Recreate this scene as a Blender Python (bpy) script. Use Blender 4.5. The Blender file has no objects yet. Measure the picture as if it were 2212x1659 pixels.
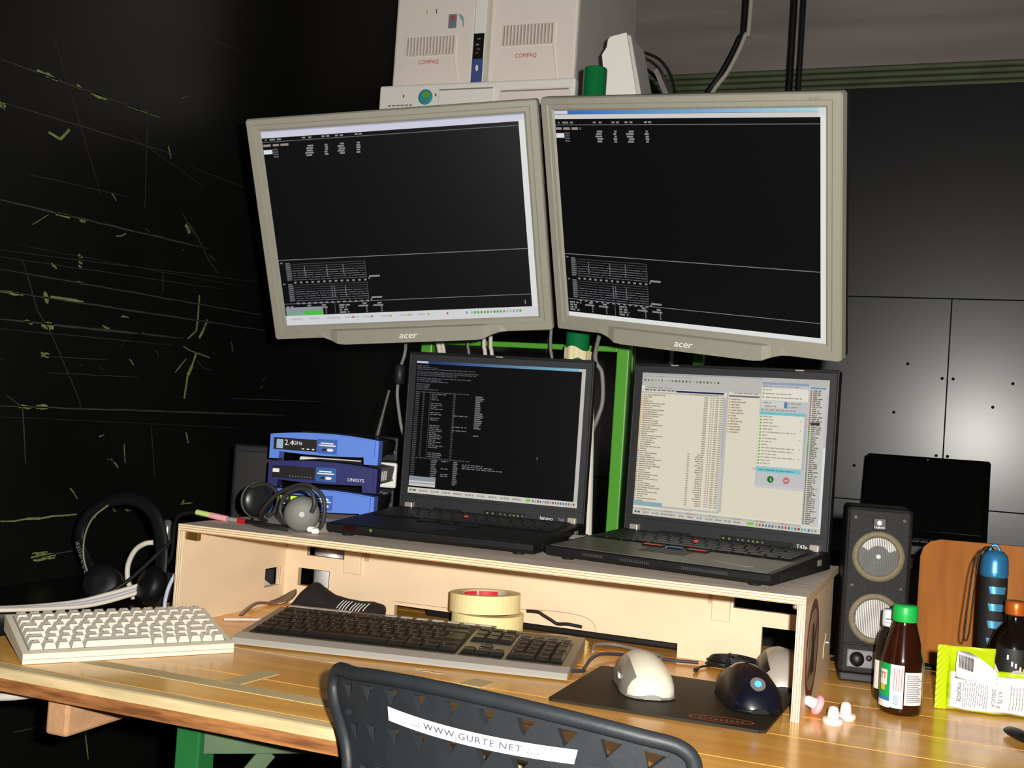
import bpy, bmesh, math, random
from mathutils import Vector, Matrix, Euler

SC = bpy.context.scene
COL = SC.collection
random.seed(7)

# ------------------------------------------------------------------ camera
CAM_POS = Vector((0.0, 0.0, 1.0873))
CAM_R = Vector((0.92932, 0.36325, 0.06645))
CAM_U = Vector((-0.05303, -0.04679, 0.99750))
CAM_F = Vector((-0.36545, 0.93052, 0.02421))
cd = bpy.data.cameras.new('camera')
cd.sensor_fit = 'HORIZONTAL'; cd.sensor_width = 36.0; cd.lens = 41.0155
cd.clip_start = 0.02; cd.clip_end = 50
cam = bpy.data.objects.new('camera', cd); COL.objects.link(cam)
cam.matrix_world = Matrix(((CAM_R.x, CAM_U.x, -CAM_F.x, CAM_POS.x),
                           (CAM_R.y, CAM_U.y, -CAM_F.y, CAM_POS.y),
                           (CAM_R.z, CAM_U.z, -CAM_F.z, CAM_POS.z), (0, 0, 0, 1)))
SC.camera = cam

# ------------------------------------------------------------------ world, flash, exposure
wd = bpy.data.worlds.new('room_ambient'); SC.world = wd; wd.use_nodes = True
wd.node_tree.nodes['Background'].inputs[0].default_value = (1.0, 0.93, 0.86, 1)
wd.node_tree.nodes['Background'].inputs[1].default_value = 0.030
fl = bpy.data.lights.new('camera_flash', 'POINT')
fl.energy = 160.0; fl.shadow_soft_size = 0.012; fl.color = (1.0, 0.96, 0.90)
flo = bpy.data.objects.new('camera_flash', fl); COL.objects.link(flo)
flo.location = CAM_POS + CAM_R * 0.055 + CAM_U * 0.035
SC.view_settings.view_transform = 'Standard'
SC.view_settings.look = 'None'
SC.view_settings.exposure = 0.0
SC.view_settings.gamma = 1.0
SC.view_settings.use_curve_mapping = False

# ------------------------------------------------------------------ materials
def lin(c):
    r = []
    for v in c[:3]:
        v = v / 255.0
        r.append(v / 12.92 if v <= 0.04045 else ((v + 0.055) / 1.055) ** 2.4)
    return (r[0], r[1], r[2], 1.0)

MATS = {}
def mat(name, col, rough=0.5, metal=0.0, spec=0.5, emit=None, es=1.0, vary=0.0, vscale=8.0, bump=0.0, bscale=60.0,
        coat=0.0, coatr=0.12, trans=0.0, ior=1.45, stretch=(1, 1, 1), col2=None):
    if name in MATS: return MATS[name]
    m = bpy.data.materials.new(name); m.use_nodes = True
    nt = m.node_tree; N = nt.nodes; L = nt.links
    b = N['Principled BSDF']
    b.inputs['Base Color'].default_value = lin(col)
    b.inputs['Roughness'].default_value = rough
    b.inputs['Metallic'].default_value = metal
    b.inputs['Specular IOR Level'].default_value = spec
    b.inputs['Coat Weight'].default_value = coat
    b.inputs['Coat Roughness'].default_value = coatr
    b.inputs['Transmission Weight'].default_value = trans
    b.inputs['IOR'].default_value = ior
    if emit is not None:
        b.inputs['Emission Color'].default_value = lin(emit)
        b.inputs['Emission Strength'].default_value = es
    if vary > 0 or bump > 0:
        tc = N.new('ShaderNodeTexCoord'); mp = N.new('ShaderNodeMapping')
        mp.inputs['Scale'].default_value = stretch
        L.new(tc.outputs['Object'], mp.inputs['Vector'])
    if vary > 0:
        nz = N.new('ShaderNodeTexNoise'); nz.inputs['Scale'].default_value = vscale
        nz.inputs['Detail'].default_value = 6.0
        L.new(mp.outputs['Vector'], nz.inputs['Vector'])
        rp = N.new('ShaderNodeValToRGB')
        c = lin(col); c2 = lin(col2) if col2 else tuple(max(0, x * (1 - vary)) for x in c[:3]) + (1,)
        rp.color_ramp.elements[0].position = 0.32; rp.color_ramp.elements[0].color = c2
        rp.color_ramp.elements[1].position = 0.66; rp.color_ramp.elements[1].color = c
        L.new(nz.outputs['Fac'], rp.inputs['Fac'])
        L.new(rp.outputs['Color'], b.inputs['Base Color'])
    if bump > 0:
        n2 = N.new('ShaderNodeTexNoise'); n2.inputs['Scale'].default_value = bscale; n2.inputs['Detail'].default_value = 4
        L.new(mp.outputs['Vector'], n2.inputs['Vector'])
        bp = N.new('ShaderNodeBump'); bp.inputs['Strength'].default_value = bump; bp.inputs['Distance'].default_value = 0.002
        L.new(n2.outputs['Fac'], bp.inputs['Height']); L.new(bp.outputs['Normal'], b.inputs['Normal'])
    MATS[name] = m
    return m

def ply_mat(name, axis, period, c1, c2, off=0.0):
    """plywood edge: thin alternating veneers across one axis"""
    if name in MATS: return MATS[name]
    m = bpy.data.materials.new(name); m.use_nodes = True
    nt = m.node_tree; N = nt.nodes; L = nt.links; b = N['Principled BSDF']
    tc = N.new('ShaderNodeTexCoord'); sp = N.new('ShaderNodeSeparateXYZ'); L.new(tc.outputs['Object'], sp.inputs[0])
    a = N.new('ShaderNodeMath'); a.operation = 'ADD'; a.inputs[1].default_value = 10.0 + off
    L.new(sp.outputs[axis], a.inputs[0])
    d = N.new('ShaderNodeMath'); d.operation = 'DIVIDE'; d.inputs[1].default_value = period; L.new(a.outputs[0], d.inputs[0])
    fr = N.new('ShaderNodeMath'); fr.operation = 'FRACT'; L.new(d.outputs[0], fr.inputs[0])
    rp = N.new('ShaderNodeValToRGB'); rp.color_ramp.elements[0].position = 0.30; rp.color_ramp.elements[0].color = lin(c2)
    rp.color_ramp.elements[1].position = 0.45; rp.color_ramp.elements[1].color = lin(c1)
    L.new(fr.outputs[0], rp.inputs['Fac']); L.new(rp.outputs['Color'], b.inputs['Base Color'])
    b.inputs['Roughness'].default_value = 0.65
    MATS[name] = m
    return m

# ------------------------------------------------------------------ mesh building
_boxcache = {}
def bevel_box(sx, sy, sz, bev, seg=2):
    k = (round(sx, 5), round(sy, 5), round(sz, 5), round(bev, 5), seg)
    if k in _boxcache: return _boxcache[k]
    bm = bmesh.new(); bmesh.ops.create_cube(bm, size=1.0)
    for v in bm.verts: v.co = Vector((v.co.x * sx, v.co.y * sy, v.co.z * sz))
    if bev > 0:
        bmesh.ops.bevel(bm, geom=list(bm.edges), offset=min(bev, 0.49 * min(sx, sy, sz)), segments=seg, profile=0.5, affect='EDGES')
    bm.verts.index_update()
    r = ([v.co.copy() for v in bm.verts], [[v.index for v in f.verts] for f in bm.faces])
    bm.free(); _boxcache[k] = r
    return r

def I4(): return Matrix.Identity(4)
def TR(x, y, z): return Matrix.Translation((x, y, z))
def RX(a): return Matrix.Rotation(math.radians(a), 4, 'X')
def RY(a): return Matrix.Rotation(math.radians(a), 4, 'Y')
def RZ(a): return Matrix.Rotation(math.radians(a), 4, 'Z')

def catmull(pts, n=8, closed=False):
    P = [Vector(p) for p in pts]; out = []
    m = len(P)
    rng = range(m) if closed else range(m - 1)
    for i in rng:
        if closed: p0, p1, p2, p3 = P[(i - 1) % m], P[i], P[(i + 1) % m], P[(i + 2) % m]
        else: p0, p1, p2, p3 = P[max(i - 1, 0)], P[i], P[i + 1], P[min(i + 2, m - 1)]
        for j in range(n):
            t = j / n; t2 = t * t; t3 = t2 * t
            out.append(0.5 * ((2 * p1) + (-p0 + p2) * t + (2 * p0 - 5 * p1 + 4 * p2 - p3) * t2 + (-p0 + 3 * p1 - 3 * p2 + p3) * t3))
    if not closed: out.append(P[-1].copy())
    return out

class MB:
    def __init__(s): s.v = []; s.f = []; s.m = []; s.s = []
    def add(s, vs, fs, mi=0, smooth=False, M=None):
        o = len(s.v)
        for v in vs:
            v = Vector(v); s.v.append(M @ v if M is not None else v)
        for k, f in enumerate(fs):
            s.f.append([o + i for i in f]); s.m.append(mi if not isinstance(mi, (list, tuple)) else mi[k]); s.s.append(smooth)
        return s
    def box(s, c, d, mi=0, bev=0.0, M=None, seg=2):
        vs, fs = bevel_box(d[0], d[1], d[2], bev, seg)
        T_ = TR(*c)
        if M is not None: T_ = M @ T_
        return s.add(vs, fs, mi, False, T_)
    def b2(s, lo, hi, mi=0, bev=0.0, M=None):
        return s.box([(a + b) / 2 for a, b in zip(lo, hi)], [b - a for a, b in zip(lo, hi)], mi, bev, M)
    def quad(s, a, b, c, d, mi=0): return s.add([a, b, c, d], [[0, 1, 2, 3]], mi)
    def lathe(s, prof, seg=24, mi=0, M=None, smooth=True, caps=True):
        vs = []; fs = []; n = len(prof)
        for r, z in prof:
            for k in range(seg):
                a = 2 * math.pi * k / seg; vs.append((r * math.cos(a), r * math.sin(a), z))
        for i in range(n - 1):
            for k in range(seg):
                k2 = (k + 1) % seg; fs.append([i * seg + k, i * seg + k2, (i + 1) * seg + k2, (i + 1) * seg + k])
        s.add(vs, fs, mi, smooth, M)
        if caps:
            if prof[0][0] > 1e-6: s.add([(prof[0][0] * math.cos(2 * math.pi * k / seg), prof[0][0] * math.sin(2 * math.pi * k / seg), prof[0][1]) for k in range(seg)], [list(range(seg))[::-1]], mi, False, M)
            if prof[-1][0] > 1e-6: s.add([(prof[-1][0] * math.cos(2 * math.pi * k / seg), prof[-1][0] * math.sin(2 * math.pi * k / seg), prof[-1][1]) for k in range(seg)], [list(range(seg))], mi, False, M)
        return s
    def tube(s, pts, r, seg=8, mi=0, closed=False, M=None, n=6, flat=None):
        P = catmull(pts, n, closed) if n > 1 else [Vector(p) for p in pts]
        m = len(P); rings = []
        up = Vector((0, 0, 1)); prev = None; fs = []; vs = []
        for i in range(m):
            a = P[(i - 1) % m] if (closed or i > 0) else P[i]; b = P[(i + 1) % m] if (closed or i < m - 1) else P[i]
            t = (b - a)
            t = t.normalized() if t.length > 1e-9 else Vector((1, 0, 0))
            if prev is None:
                x = t.cross(up)
                if x.length < 1e-3: x = t.cross(Vector((0, 1, 0)))
                x.normalize()
            else:
                x = prev - t * prev.dot(t)
                x = x.normalized() if x.length > 1e-6 else prev
            prev = x; y = t.cross(x)
            rr = r[min(i * len(r) // m, len(r) - 1)] if isinstance(r, (list, tuple)) else r
            rx, ry = (rr, rr) if flat is None else (rr * flat[0], rr * flat[1])
            for k in range(seg):
                q = 2 * math.pi * k / seg; vs.append(P[i] + x * (rx * math.cos(q)) + y * (ry * math.sin(q)))
        for i in range(m if closed else m - 1):
            j = (i + 1) % m
            for k in range(seg):
                k2 = (k + 1) % seg; fs.append([i * seg + k, i * seg + k2, j * seg + k2, j * seg + k])
        s.add(vs, fs, mi, True, M)
        if not closed:
            s.add(vs[:seg], [list(range(seg))[::-1]], mi, False, M); s.add(vs[-seg:], [list(range(seg))], mi, False, M)
        return s
    def prism(s, poly, a0, a1, axis='y', mi=0, M=None, smooth=False, capmi=None):
        """poly in the plane across the axis, counter-clockwise or not; extruded from a0 to a1"""
        n = len(poly)
        def P(p, a):
            if axis == 'y': return (p[0], a, p[1])
            if axis == 'x': return (a, p[0], p[1])
            return (p[0], p[1], a)
        vs = [P(p, a0) for p in poly] + [P(p, a1) for p in poly]
        fs = [list(range(n)), [n + i for i in range(n)][::-1]]
        c = mi if capmi is None else capmi
        mis = [c, c]
        for i in range(n):
            j = (i + 1) % n; fs.append([j, i, n + i, n + j]); mis.append(mi)
        return s.add(vs, fs, mis, smooth, M)
    def loft(s, rings, mi=0, M=None, smooth=True, caps=True, closed_ring=True):
        n = len(rings[0]); vs = [p for r in rings for p in r]; fs = []
        for i in range(len(rings) - 1):
            for k in range(n if closed_ring else n - 1):
                k2 = (k + 1) % n; fs.append([i * n + k, i * n + k2, (i + 1) * n + k2, (i + 1) * n + k])
        s.add(vs, fs, mi, smooth, M)
        if caps and closed_ring:
            s.add(rings[0], [list(range(n))[::-1]], mi, smooth, M); s.add(rings[-1], [list(range(n))], mi, smooth, M)
        return s
    def plate(s, xs, zs, keep, y0, y1, mi=0, emi=None, axis='y', M=None):
        """plate in a grid of cells; keep(i,j) says which cells are solid; real thickness and reveals"""
        e = mi if emi is None else emi
        def P(x, y, z):
            return (x, y, z) if axis == 'y' else (y, x, z)
        nx, nz = len(xs) - 1, len(zs) - 1
        K = lambda i, j: 0 <= i < nx and 0 <= j < nz and keep(i, j)
        for i in range(nx):
            for j in range(nz):
                if not K(i, j): continue
                a, b, c, d = xs[i], xs[i + 1], zs[j], zs[j + 1]
                for yy in (y0, y1): s.add([P(a, yy, c), P(b, yy, c), P(b, yy, d), P(a, yy, d)], [[0, 1, 2, 3]], mi, False, M)
                if not K(i - 1, j): s.add([P(a, y0, c), P(a, y1, c), P(a, y1, d), P(a, y0, d)], [[0, 1, 2, 3]], e, False, M)
                if not K(i + 1, j): s.add([P(b, y0, c), P(b, y1, c), P(b, y1, d), P(b, y0, d)], [[0, 1, 2, 3]], e, False, M)
                if not K(i, j - 1): s.add([P(a, y0, c), P(b, y0, c), P(b, y1, c), P(a, y1, c)], [[0, 1, 2, 3]], e, False, M)
                if not K(i, j + 1): s.add([P(a, y0, d), P(b, y0, d), P(b, y1, d), P(a, y1, d)], [[0, 1, 2, 3]], e, False, M)
        return s
    def mesh(s, name, mats, recalc=True):
        me = bpy.data.meshes.new(name)
        me.from_pydata([tuple(v) for v in s.v], [], s.f)
        for m in mats: me.materials.append(m)
        me.polygons.foreach_set('material_index', s.m)
        me.polygons.foreach_set('use_smooth', s.s)
        if recalc: bm = bmesh.new(); bm.from_mesh(me); bmesh.ops.recalc_face_normals(bm, faces=bm.faces); bm.to_mesh(me); bm.free()
        me.update()
        return me
    def build(s, name, mats, parent=None, M=None):
        if not isinstance(mats, (list, tuple)): mats = [mats]
        o = bpy.data.objects.new(name, s.mesh(name, mats)); COL.objects.link(o)
        if parent is not None: o.parent = parent
        if M is not None: o.matrix_local = M
        return o

def tag(o, label, cat, group=None):
    o['label'] = label; o['category'] = cat
    if group: o['group'] = group
    return o
def thing(name, label, cat, M=None, group=None):
    o = bpy.data.objects.new(name, None); COL.objects.link(o); o.empty_display_size = 0.05
    if M is not None: o.matrix_world = M
    return tag(o, label, cat, group)
def struct(o): o['kind'] = 'structure'; return o
def inst(me, name, parent, M=None):
    o = bpy.data.objects.new(name, me); COL.objects.link(o); o.parent = parent
    if M is not None: o.matrix_local = M
    return o

def text(s, size, M, mat_, parent, name='lettering', ext=0.0002, align='CENTER', sx=1.0, shear=0.0, spacing=1.0):
    cu = bpy.data.curves.new(name, 'FONT'); cu.body = s; cu.size = size; cu.extrude = ext
    cu.align_x = align; cu.align_y = 'CENTER'; cu.resolution_u = 3; cu.shear = shear; cu.space_character = spacing
    t = bpy.data.objects.new('tmp_text', cu); COL.objects.link(t)
    dg = bpy.context.evaluated_depsgraph_get()
    me = bpy.data.meshes.new_from_object(t.evaluated_get(dg))
    bpy.data.objects.remove(t); bpy.data.curves.remove(cu)
    me.materials.clear(); me.materials.append(mat_); me.name = name
    for v in me.vertices: v.co.x *= sx
    o = bpy.data.objects.new(name, me); COL.objects.link(o); o.parent = parent; o.matrix_local = M
    return o
FRONT = RX(90)   # puts flat text (x right, y up) on a face that looks towards -Y

# ---- screens: rectangles of emitted colour on a display, u right, v down, 0..1
def emis(col, k=0.8):
    return mat('screen_%d_%d_%d_%d' % (col[0], col[1], col[2], int(k * 100)), (4, 4, 5), 0.35, spec=0.2, emit=col, es=k)
def screen_mesh(rects, w, h, k=0.85):
    mb = MB(); mats = []; idx = {}
    for n, (u0, v0, u1, v1, c) in enumerate(rects):
        if c not in idx: idx[c] = len(mats); mats.append(emis(c, k))
        y = -0.00004 - 0.0000012 * n
        x0, x1 = (u0 - .5) * w, (u1 - .5) * w; z0, z1 = (.5 - v1) * h, (.5 - v0) * h
        mb.add([(x0, y, z0), (x1, y, z0), (x1, y, z1), (x0, y, z1)], [[0, 1, 2, 3]], idx[c])
    return mb, mats
def words(R, u0, v, u1, h, c, rnd, gap=0.006, wl=(0.008, 0.03)):
    u = u0
    while u < u1:
        l = min(rnd.uniform(*wl), u1 - u)
        if l > 0.002: R.append((u, v, u + l, v + h, c))
        u += l + gap * rnd.uniform(.6, 1.4)
# ================================================================== THE SETTING
TB = 0.75          # table top
ZR = 0.896         # riser top
WX = -1.45         # face of the left wall
WY = 3.50          # face of the black back wall

m_black = mat('black_wall_paint', (19, 19, 18), 0.32, spec=0.4, vary=0.35, vscale=3.0, bump=0.10, bscale=9.0)
m_backblack = mat('black_panel_paint', (22, 22, 24), 0.36, spec=0.5, vary=0.25, vscale=5.0, bump=0.06, bscale=16.0, coat=0.55, coatr=0.24)
m_conc = mat('concrete', (160, 150, 146), 0.85, vary=0.35, vscale=2.2, bump=0.5, bscale=14.0, stretch=(0.5, 1, 5))
m_floor = mat('floor_paint', (26, 25, 24), 0.7, vary=0.4, vscale=4.0)
m_slat = mat('green_trim', (104, 116, 84), 0.6, vary=0.3, vscale=9.0)

o = struct(MB().b2((-1.6, -1.6, -0.05), (2.6, 3.75, 0.0)).build('floor', m_floor))
wl = struct(MB().b2((WX - 0.06, -1.6, 0.0), (WX, 3.7, 3.2)).build('wall_left', m_black))

# chalky scratches on the left wall: (y, z) pairs on the wall face
kS = 1.45 / 1.35
def ws(y, z): return (y * kS, 1.0873 + (z - 1.0873) * kS)
def ribbon(mb, pts, wid, mi, rnd, jit=0.0006):
    pts = [ws(*p) for p in pts]
    if len(pts) == 2:
        n = max(5, int(abs(pts[1][0] - pts[0][0]) / 0.03) + 1)
        pts = [(pts[0][0] + (pts[1][0] - pts[0][0]) * i / n, pts[0][1] + (pts[1][1] - pts[0][1]) * i / n + rnd.uniform(-jit, jit)) for i in range(n + 1)]
    for i in range(len(pts) - 1):
        (ya, za), (yb, zb) = pts[i], pts[i + 1]
        dx, dz = yb - ya, zb - za; l = math.hypot(dx, dz) or 1e-6
        tp_ = math.sin(math.pi * (i + .5) / (len(pts) - 1)) ** .5 if len(pts) > 2 else 1
        wa = wid * rnd.uniform(0.7, 1.15) * (.25 + .75 * tp_); nx, nz = -dz / l * wa / 2, dx / l * wa / 2
        x = WX + 0.0006
        mb.add([(x, ya + nx, za + nz), (x, yb + nx, zb + nz), (x, yb - nx, zb - nz), (x, ya - nx, za - nz),
                (x - 0.0005, ya + nx, za + nz), (x - 0.0005, yb + nx, zb + nz), (x - 0.0005, yb - nx, zb - nz), (x - 0.0005, ya - nx, za - nz)],
               [[0, 1, 2, 3], [0, 4, 5, 1], [2, 6, 7, 3]], mi)
rnd = random.Random(3)
sm = MB()
for a, b, w_ in [((1.299, 1.555), (1.664, 1.564), .0028), ((1.305, 1.493), (1.709, 1.509), .002), ((1.319, 1.351), (1.825, 1.357), .0035),
               ((1.329, 1.249), (2.036, 1.251), .0028), ((1.332, 1.217), (2.049, 1.221), .003), ((1.337, 1.175), (1.775, 1.183), .004),
               ((1.349, 1.046), (2.132, 1.049), .0035), ((1.326, 1.277), (2.003, 1.316), .0012), ((1.327, 1.267), (1.88, 1.287), .0012),
               ((1.431, 1.126), (1.573, 1.13), .0014), ((1.338, 1.161), (1.739, 1.168), .0014), ((1.438, 1.101), (1.658, 1.105), .0012),
               ((1.936, 1.078), (2.291, 1.083), .0022), ((1.4, .542), (1.538, .536), .002), ((1.439, .81), (1.527, .814), .003),
               ((1.53, 1.725), (1.884, 1.751), .0018), ((1.755, 1.497), (1.948, 1.493), .0012), ((1.4, 1.62), (1.53, 1.40), .0010),
               ((1.62, 1.70), (1.64, 1.40), .0010), ((1.56, 1.52), (1.80, 1.47), .0010), ((1.33, 1.03), (2.0, 1.02), .0007),
               ((1.35, 1.29), (1.95, 1.30), .0008), ((1.37, 1.40), (1.60, 1.41), .0010), ((1.70, 1.02), (1.72, .93), .0012), ((1.38, .70), (1.6, .69), .0012)]:
    ribbon(sm, [a, b], w_, 0, rnd)
for a, b, w_ in [((1.371, 1.56), (1.415, 1.558), .007), ((1.456, 1.562), (1.466, 1.558), .007), ((1.488, 1.558), (1.526, 1.558), .008), ((1.577, 1.561), (1.662, 1.564), .004),
               ((1.432, 1.351), (1.463, 1.35), .006), ((1.485, 1.351), (1.498, 1.349), .007), ((1.332, 1.217), (1.378, 1.216), .005), ((1.421, 1.227), (1.430, 1.209), .008),
               ((1.434, 1.221), (1.508, 1.22), .005), ((1.489, 1.251), (1.503, 1.25), .005), ((1.384, 1.177), (1.401, 1.175), .006), ((1.42, 1.175), (1.446, 1.174), .013),
               ((1.423, 1.131), (1.441, 1.13), .004), ((1.424, 1.126), (1.442, 1.125), .003), ((1.386, 1.046), (1.411, 1.045), .006), ((1.422, 1.047), (1.446, 1.046), .010),
               ((1.487, 1.293), (1.498, 1.292), .006), ((1.431, 1.272), (1.443, 1.266), .004), ((1.435, .812), (1.489, .812), .007), ((1.440, .806), (1.487, .807), .005),
               ((1.367, .871), (1.529, .873), .004), ((1.647, .875), (1.672, .872), .006), ((1.49, 1.283), (1.498, 1.282), .004), ((1.49, 1.277), (1.498, 1.276), .004),
               ((1.437, .817), (1.470, .816), .004), ((1.305, 1.49), (1.314, 1.488), .010), ((1.489, .536), (1.494, .531), .006), ((1.60, 1.206), (1.62, 1.205), .003), ((1.556, 1.186), (1.575, 1.181), .004)]:
    ribbon(sm, [a, b], w_, 1, rnd, 0.0012)
for pts, w_, mi in [([(1.811, 1.267), (1.811, 1.222), (1.809, 1.2), (1.785, 1.183)], .005, 1), ([(1.841, 1.224), (1.829, 1.201), (1.819, 1.187)], .006, 1),
                ([(1.774, 1.168), (1.794, 1.162), (1.814, 1.159), (1.855, 1.153)], .0025, 1), ([(1.814, 1.159), (1.804, 1.134), (1.793, 1.115), (1.788, 1.072)], .007, 1),
                ([(1.785, 1.146), (1.756, 1.119)], .003, 1), ([(1.417, 1.346), (1.384, 1.325)], .0015, 1),
                ([(1.371, 1.269), (1.385, 1.244), (1.409, 1.196), (1.442, 1.163), (1.508, 1.071), (1.521, 1.049)], .0016, 0),
                ([(1.361, 1.062), (1.394, 1.045), (1.402, 1.002), (1.409, .959)], .002, 0), ([(1.741, 1.409), (1.76, 1.395), (1.782, 1.382), (1.83, 1.337), (1.862, 1.315)], .0025, 0),
                ([(1.964, 1.431), (1.983, 1.407)], .003, 1), ([(1.632, .988), (1.638, .956)], .002, 1), ([(1.602, .964), (1.621, .948)], .003, 1),
                ([(1.817, 1.144), (1.84, 1.132), (1.862, 1.129)], .002, 0), ([(1.404, 1.473), (1.43, 1.468), (1.448, 1.488)], .005, 1), ([(1.555, .884), (1.566, .875), (1.574, .865)], .004, 1),
                ([(1.587, .51), (1.601, .456)], .0025, 1), ([(1.804, .877), (1.81, .884)], .006, 1), ([(1.80, .876), (1.835, .878)], .003, 1), ([(1.754, 1.39), (1.762, 1.384), (1.768, 1.376)], .008, 1),
                ([(1.69, 1.52), (1.70, 1.50)], .003, 1), ([(1.70, 1.30), (1.705, 1.26)], .0015, 0), ([(1.92, 1.19), (1.93, 1.17)], .006, 0), ([(1.80, 1.01), (1.81, .99)], .004, 1)]:
    ribbon(sm, pts, w_, mi, rnd)
for k in range(22):
    y, z = rnd.uniform(1.32, 2.05), rnd.uniform(.85, 1.62); a = rnd.uniform(-.8, .8); l = rnd.uniform(.003, .016)
    ribbon(sm, [(y, z), (y + l * math.cos(a), z + l * math.sin(a)), (y + 2 * l * math.cos(a), z + 2 * l * math.sin(a) + rnd.uniform(-.004, .004))], rnd.uniform(.0008, .003), rnd.choice((0, 0, 1)), rnd)
so = sm.build('scratch_marks', [mat('scratch_grey', (50, 48, 45), 0.8), mat('scratch_green', (122, 136, 78), 0.8, vary=0.45, vscale=60.0)], wl)
so['kind'] = 'stuff'

# black panelled back wall
bw = struct(MB().b2((WX, WY + 0.012, 0.0), (2.6, WY + 0.06, 2.098)).build('wall_back', mat('wall_joint', (16, 16, 16), 0.8)))
cols = [WX, -1.262, -0.062, 1.138, 2.338, 2.6]; rows = [0.0, 0.903, 1.489, 2.10]
for j in range(len(rows) - 1):
    cj = cols if j < 2 else [WX, -.66, .54, 1.74, 2.6]
    for i in range(len(cj) - 1):
        g = 0.0009
        MB().b2((cj[i] + g, WY, rows[j] + g), (cj[i + 1] - g, WY + 0.012, rows[j + 1] - g), bev=0.001).build('panel', m_backblack, bw)
hs = MB()
for x, z in [(-.076, 1.263), (-.047, 1.263), (.108, 1.258), (-.080, 1.045), (-.050, 1.045), (-.20, 1.16), (.06, 1.19), (-.17, 1.30), (-.3, 1.0)]:
    hs.lathe([(0.0045, 0), (0.0045, 0.0006)], 10, 0, TR(x, WY, z) @ RX(90))
hs.build('screw_hole', mat('hole_black', (3, 3, 3), 0.9), bw)
wu = struct(MB().b2((WX, 3.62, 2.05), (2.6, 3.72, 3.2)).build('wall_upper', m_conc))
tr = struct(MB().b2((WX, 3.60, 2.05), (2.6, 3.62, 2.195)).build('trim_1', mat('trim_backing', (40, 44, 36), 0.8)))
for k in range(4):
    z = 2.128 + k * 0.0185
    MB().lathe([(0.0085, 0), (0.0085, 4.05)], 10, 0, TR(WX, 3.592, z) @ RY(90)).build('slat', m_slat, tr)

# ================================================================== TABLE
m_wood = mat('varnished_beech', (244, 188, 94), 0.24, spec=0.5, vary=0.3, vscale=5.0, stretch=(0.8, 9, 9), col2=(228, 164, 72), coat=0.25)
m_wood2 = mat('varnished_beech_dark', (238, 178, 84), 0.26, spec=0.5, vary=0.3, vscale=6.0, stretch=(0.8, 9, 9), col2=(220, 152, 64), coat=0.25)
m_pale = mat('pale_lipping', (222, 198, 150), 0.6, vary=0.25, vscale=14.0, stretch=(1, 6, 6))
m_under = mat('rough_brown_board', (184, 126, 72), 0.65, vary=0.45, vscale=14.0, stretch=(1, 9, 9), col2=(112, 66, 34))
m_mask = mat('masking_tape', (206, 186, 136), 0.7, vary=0.12, vscale=30.0)
m_ggreen = mat('dark_green_enamel', (34, 104, 52), 0.4, vary=0.2, vscale=14.0)
m_dgreen = mat('dull_green_enamel', (76, 98, 66), 0.5, vary=0.3, vscale=14.0)
XL, XRt = -1.165, 1.0
tb = thing('work_table', 'long varnished wooden work table with pale front edge carrying the keyboards and plywood riser', 'table', TR(0, 0, 0))
ys = [1.0875, 1.205, 1.331, 1.432, 1.532, 1.640, 1.745, 1.857]
for i in range(len(ys) - 1):
    g = 0.0006
    MB().b2((XL, ys[i] + g, TB - 0.0255), (XRt, ys[i + 1] - g, TB), bev=0.0007).build('plank', (m_wood, m_wood2)[i % 2], tb)
MB().prism([(1.0655, .7385), (1.0870, .7385), (1.0870, .750), (1.0700, .750), (1.0672, .7488), (1.0657, .7465)], XL, XRt, 'x').build('front_lipping', m_pale, tb)
MB().b2((XL, 1.0672, TB - 0.0275), (XRt, 1.0870, TB - 0.0116), bev=0.001).build('front_board', m_under, tb)
for lo, hi in [((XL, 1.0880, .722), (XRt, 1.20, .7235))]: MB().b2(lo, hi).build('bottom_board', m_under, tb)
MB().b2((-1.010, 1.139, TB), (-0.36, 1.164, TB + .0005)).build('tape_strip', m_mask, tb)
MB().prism([(-.798, 1.163), (-.772, 1.163), (-.764, 1.236), (-.776, 1.243), (-.790, 1.238)], TB, TB + .0006, 'z').build('tape_strip', m_mask, tb)
MB().prism([(-.566, 1.328), (-.536, 1.326), (-.530, 1.362), (-.560, 1.366)], TB, TB + .0006, 'z').build('tape_strip', m_mask, tb)
sp = MB()
for k in range(16):
    x = -.643 + rnd.random() * .036; y = 1.362 + rnd.random() * .014; r = rnd.uniform(.0015, .0045)
    sp.prism([(x + r * math.cos(q * 1.05) * rnd.uniform(.7, 1.6), y + r * math.sin(q * 1.05) * rnd.uniform(.5, 1)) for q in range(6)], TB, TB + .0004 + k * .00001, 'z')
sp.prism([(-.93, 1.3305), (-.76, 1.3302), (-.74, 1.3325), (-.76, 1.3335), (-.93, 1.3315)], TB, TB + .0004, 'z')
sp.build('scuff', m_mask, tb)
MB().b2((-.994, 1.10, .672), (-.962, 1.84, .7225), bev=.004).build('beam', mat('raw_beam', (200, 152, 112), 0.7, vary=0.2, vscale=20, stretch=(4, 1, 4)), tb)
MB().b2((.62, 1.10, .672), (.66, 1.84, .7225), bev=.004).build('beam', MATS['raw_beam'], tb)
for dx in (0.0, 1.45):
    leg = MB().b2((-.836 + dx, 1.138, 0.0), (-.8035 + dx, 1.170, .7225), bev=.002)
    leg.build('leg', m_ggreen, tb)
    MB().b2((-.836 + dx, 1.76, 0.0), (-.8035 + dx, 1.80, .7225), bev=.002).build('leg', m_ggreen, tb)
    a = Matrix.Translation((-.8035 + dx, 1.147, .686)) @ RZ(35)
    MB().b2((0, -.003, -.0165), (.36, .003, .0165), bev=.001, M=a).build('rail', m_dgreen, tb)
    b = a @ TR(.075, .006, -.016) @ RY(128)
    MB().b2((0, -.003, -.010), (.30, .003, .010), bev=.001, M=b).build('brace', m_dgreen, tb)

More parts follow.
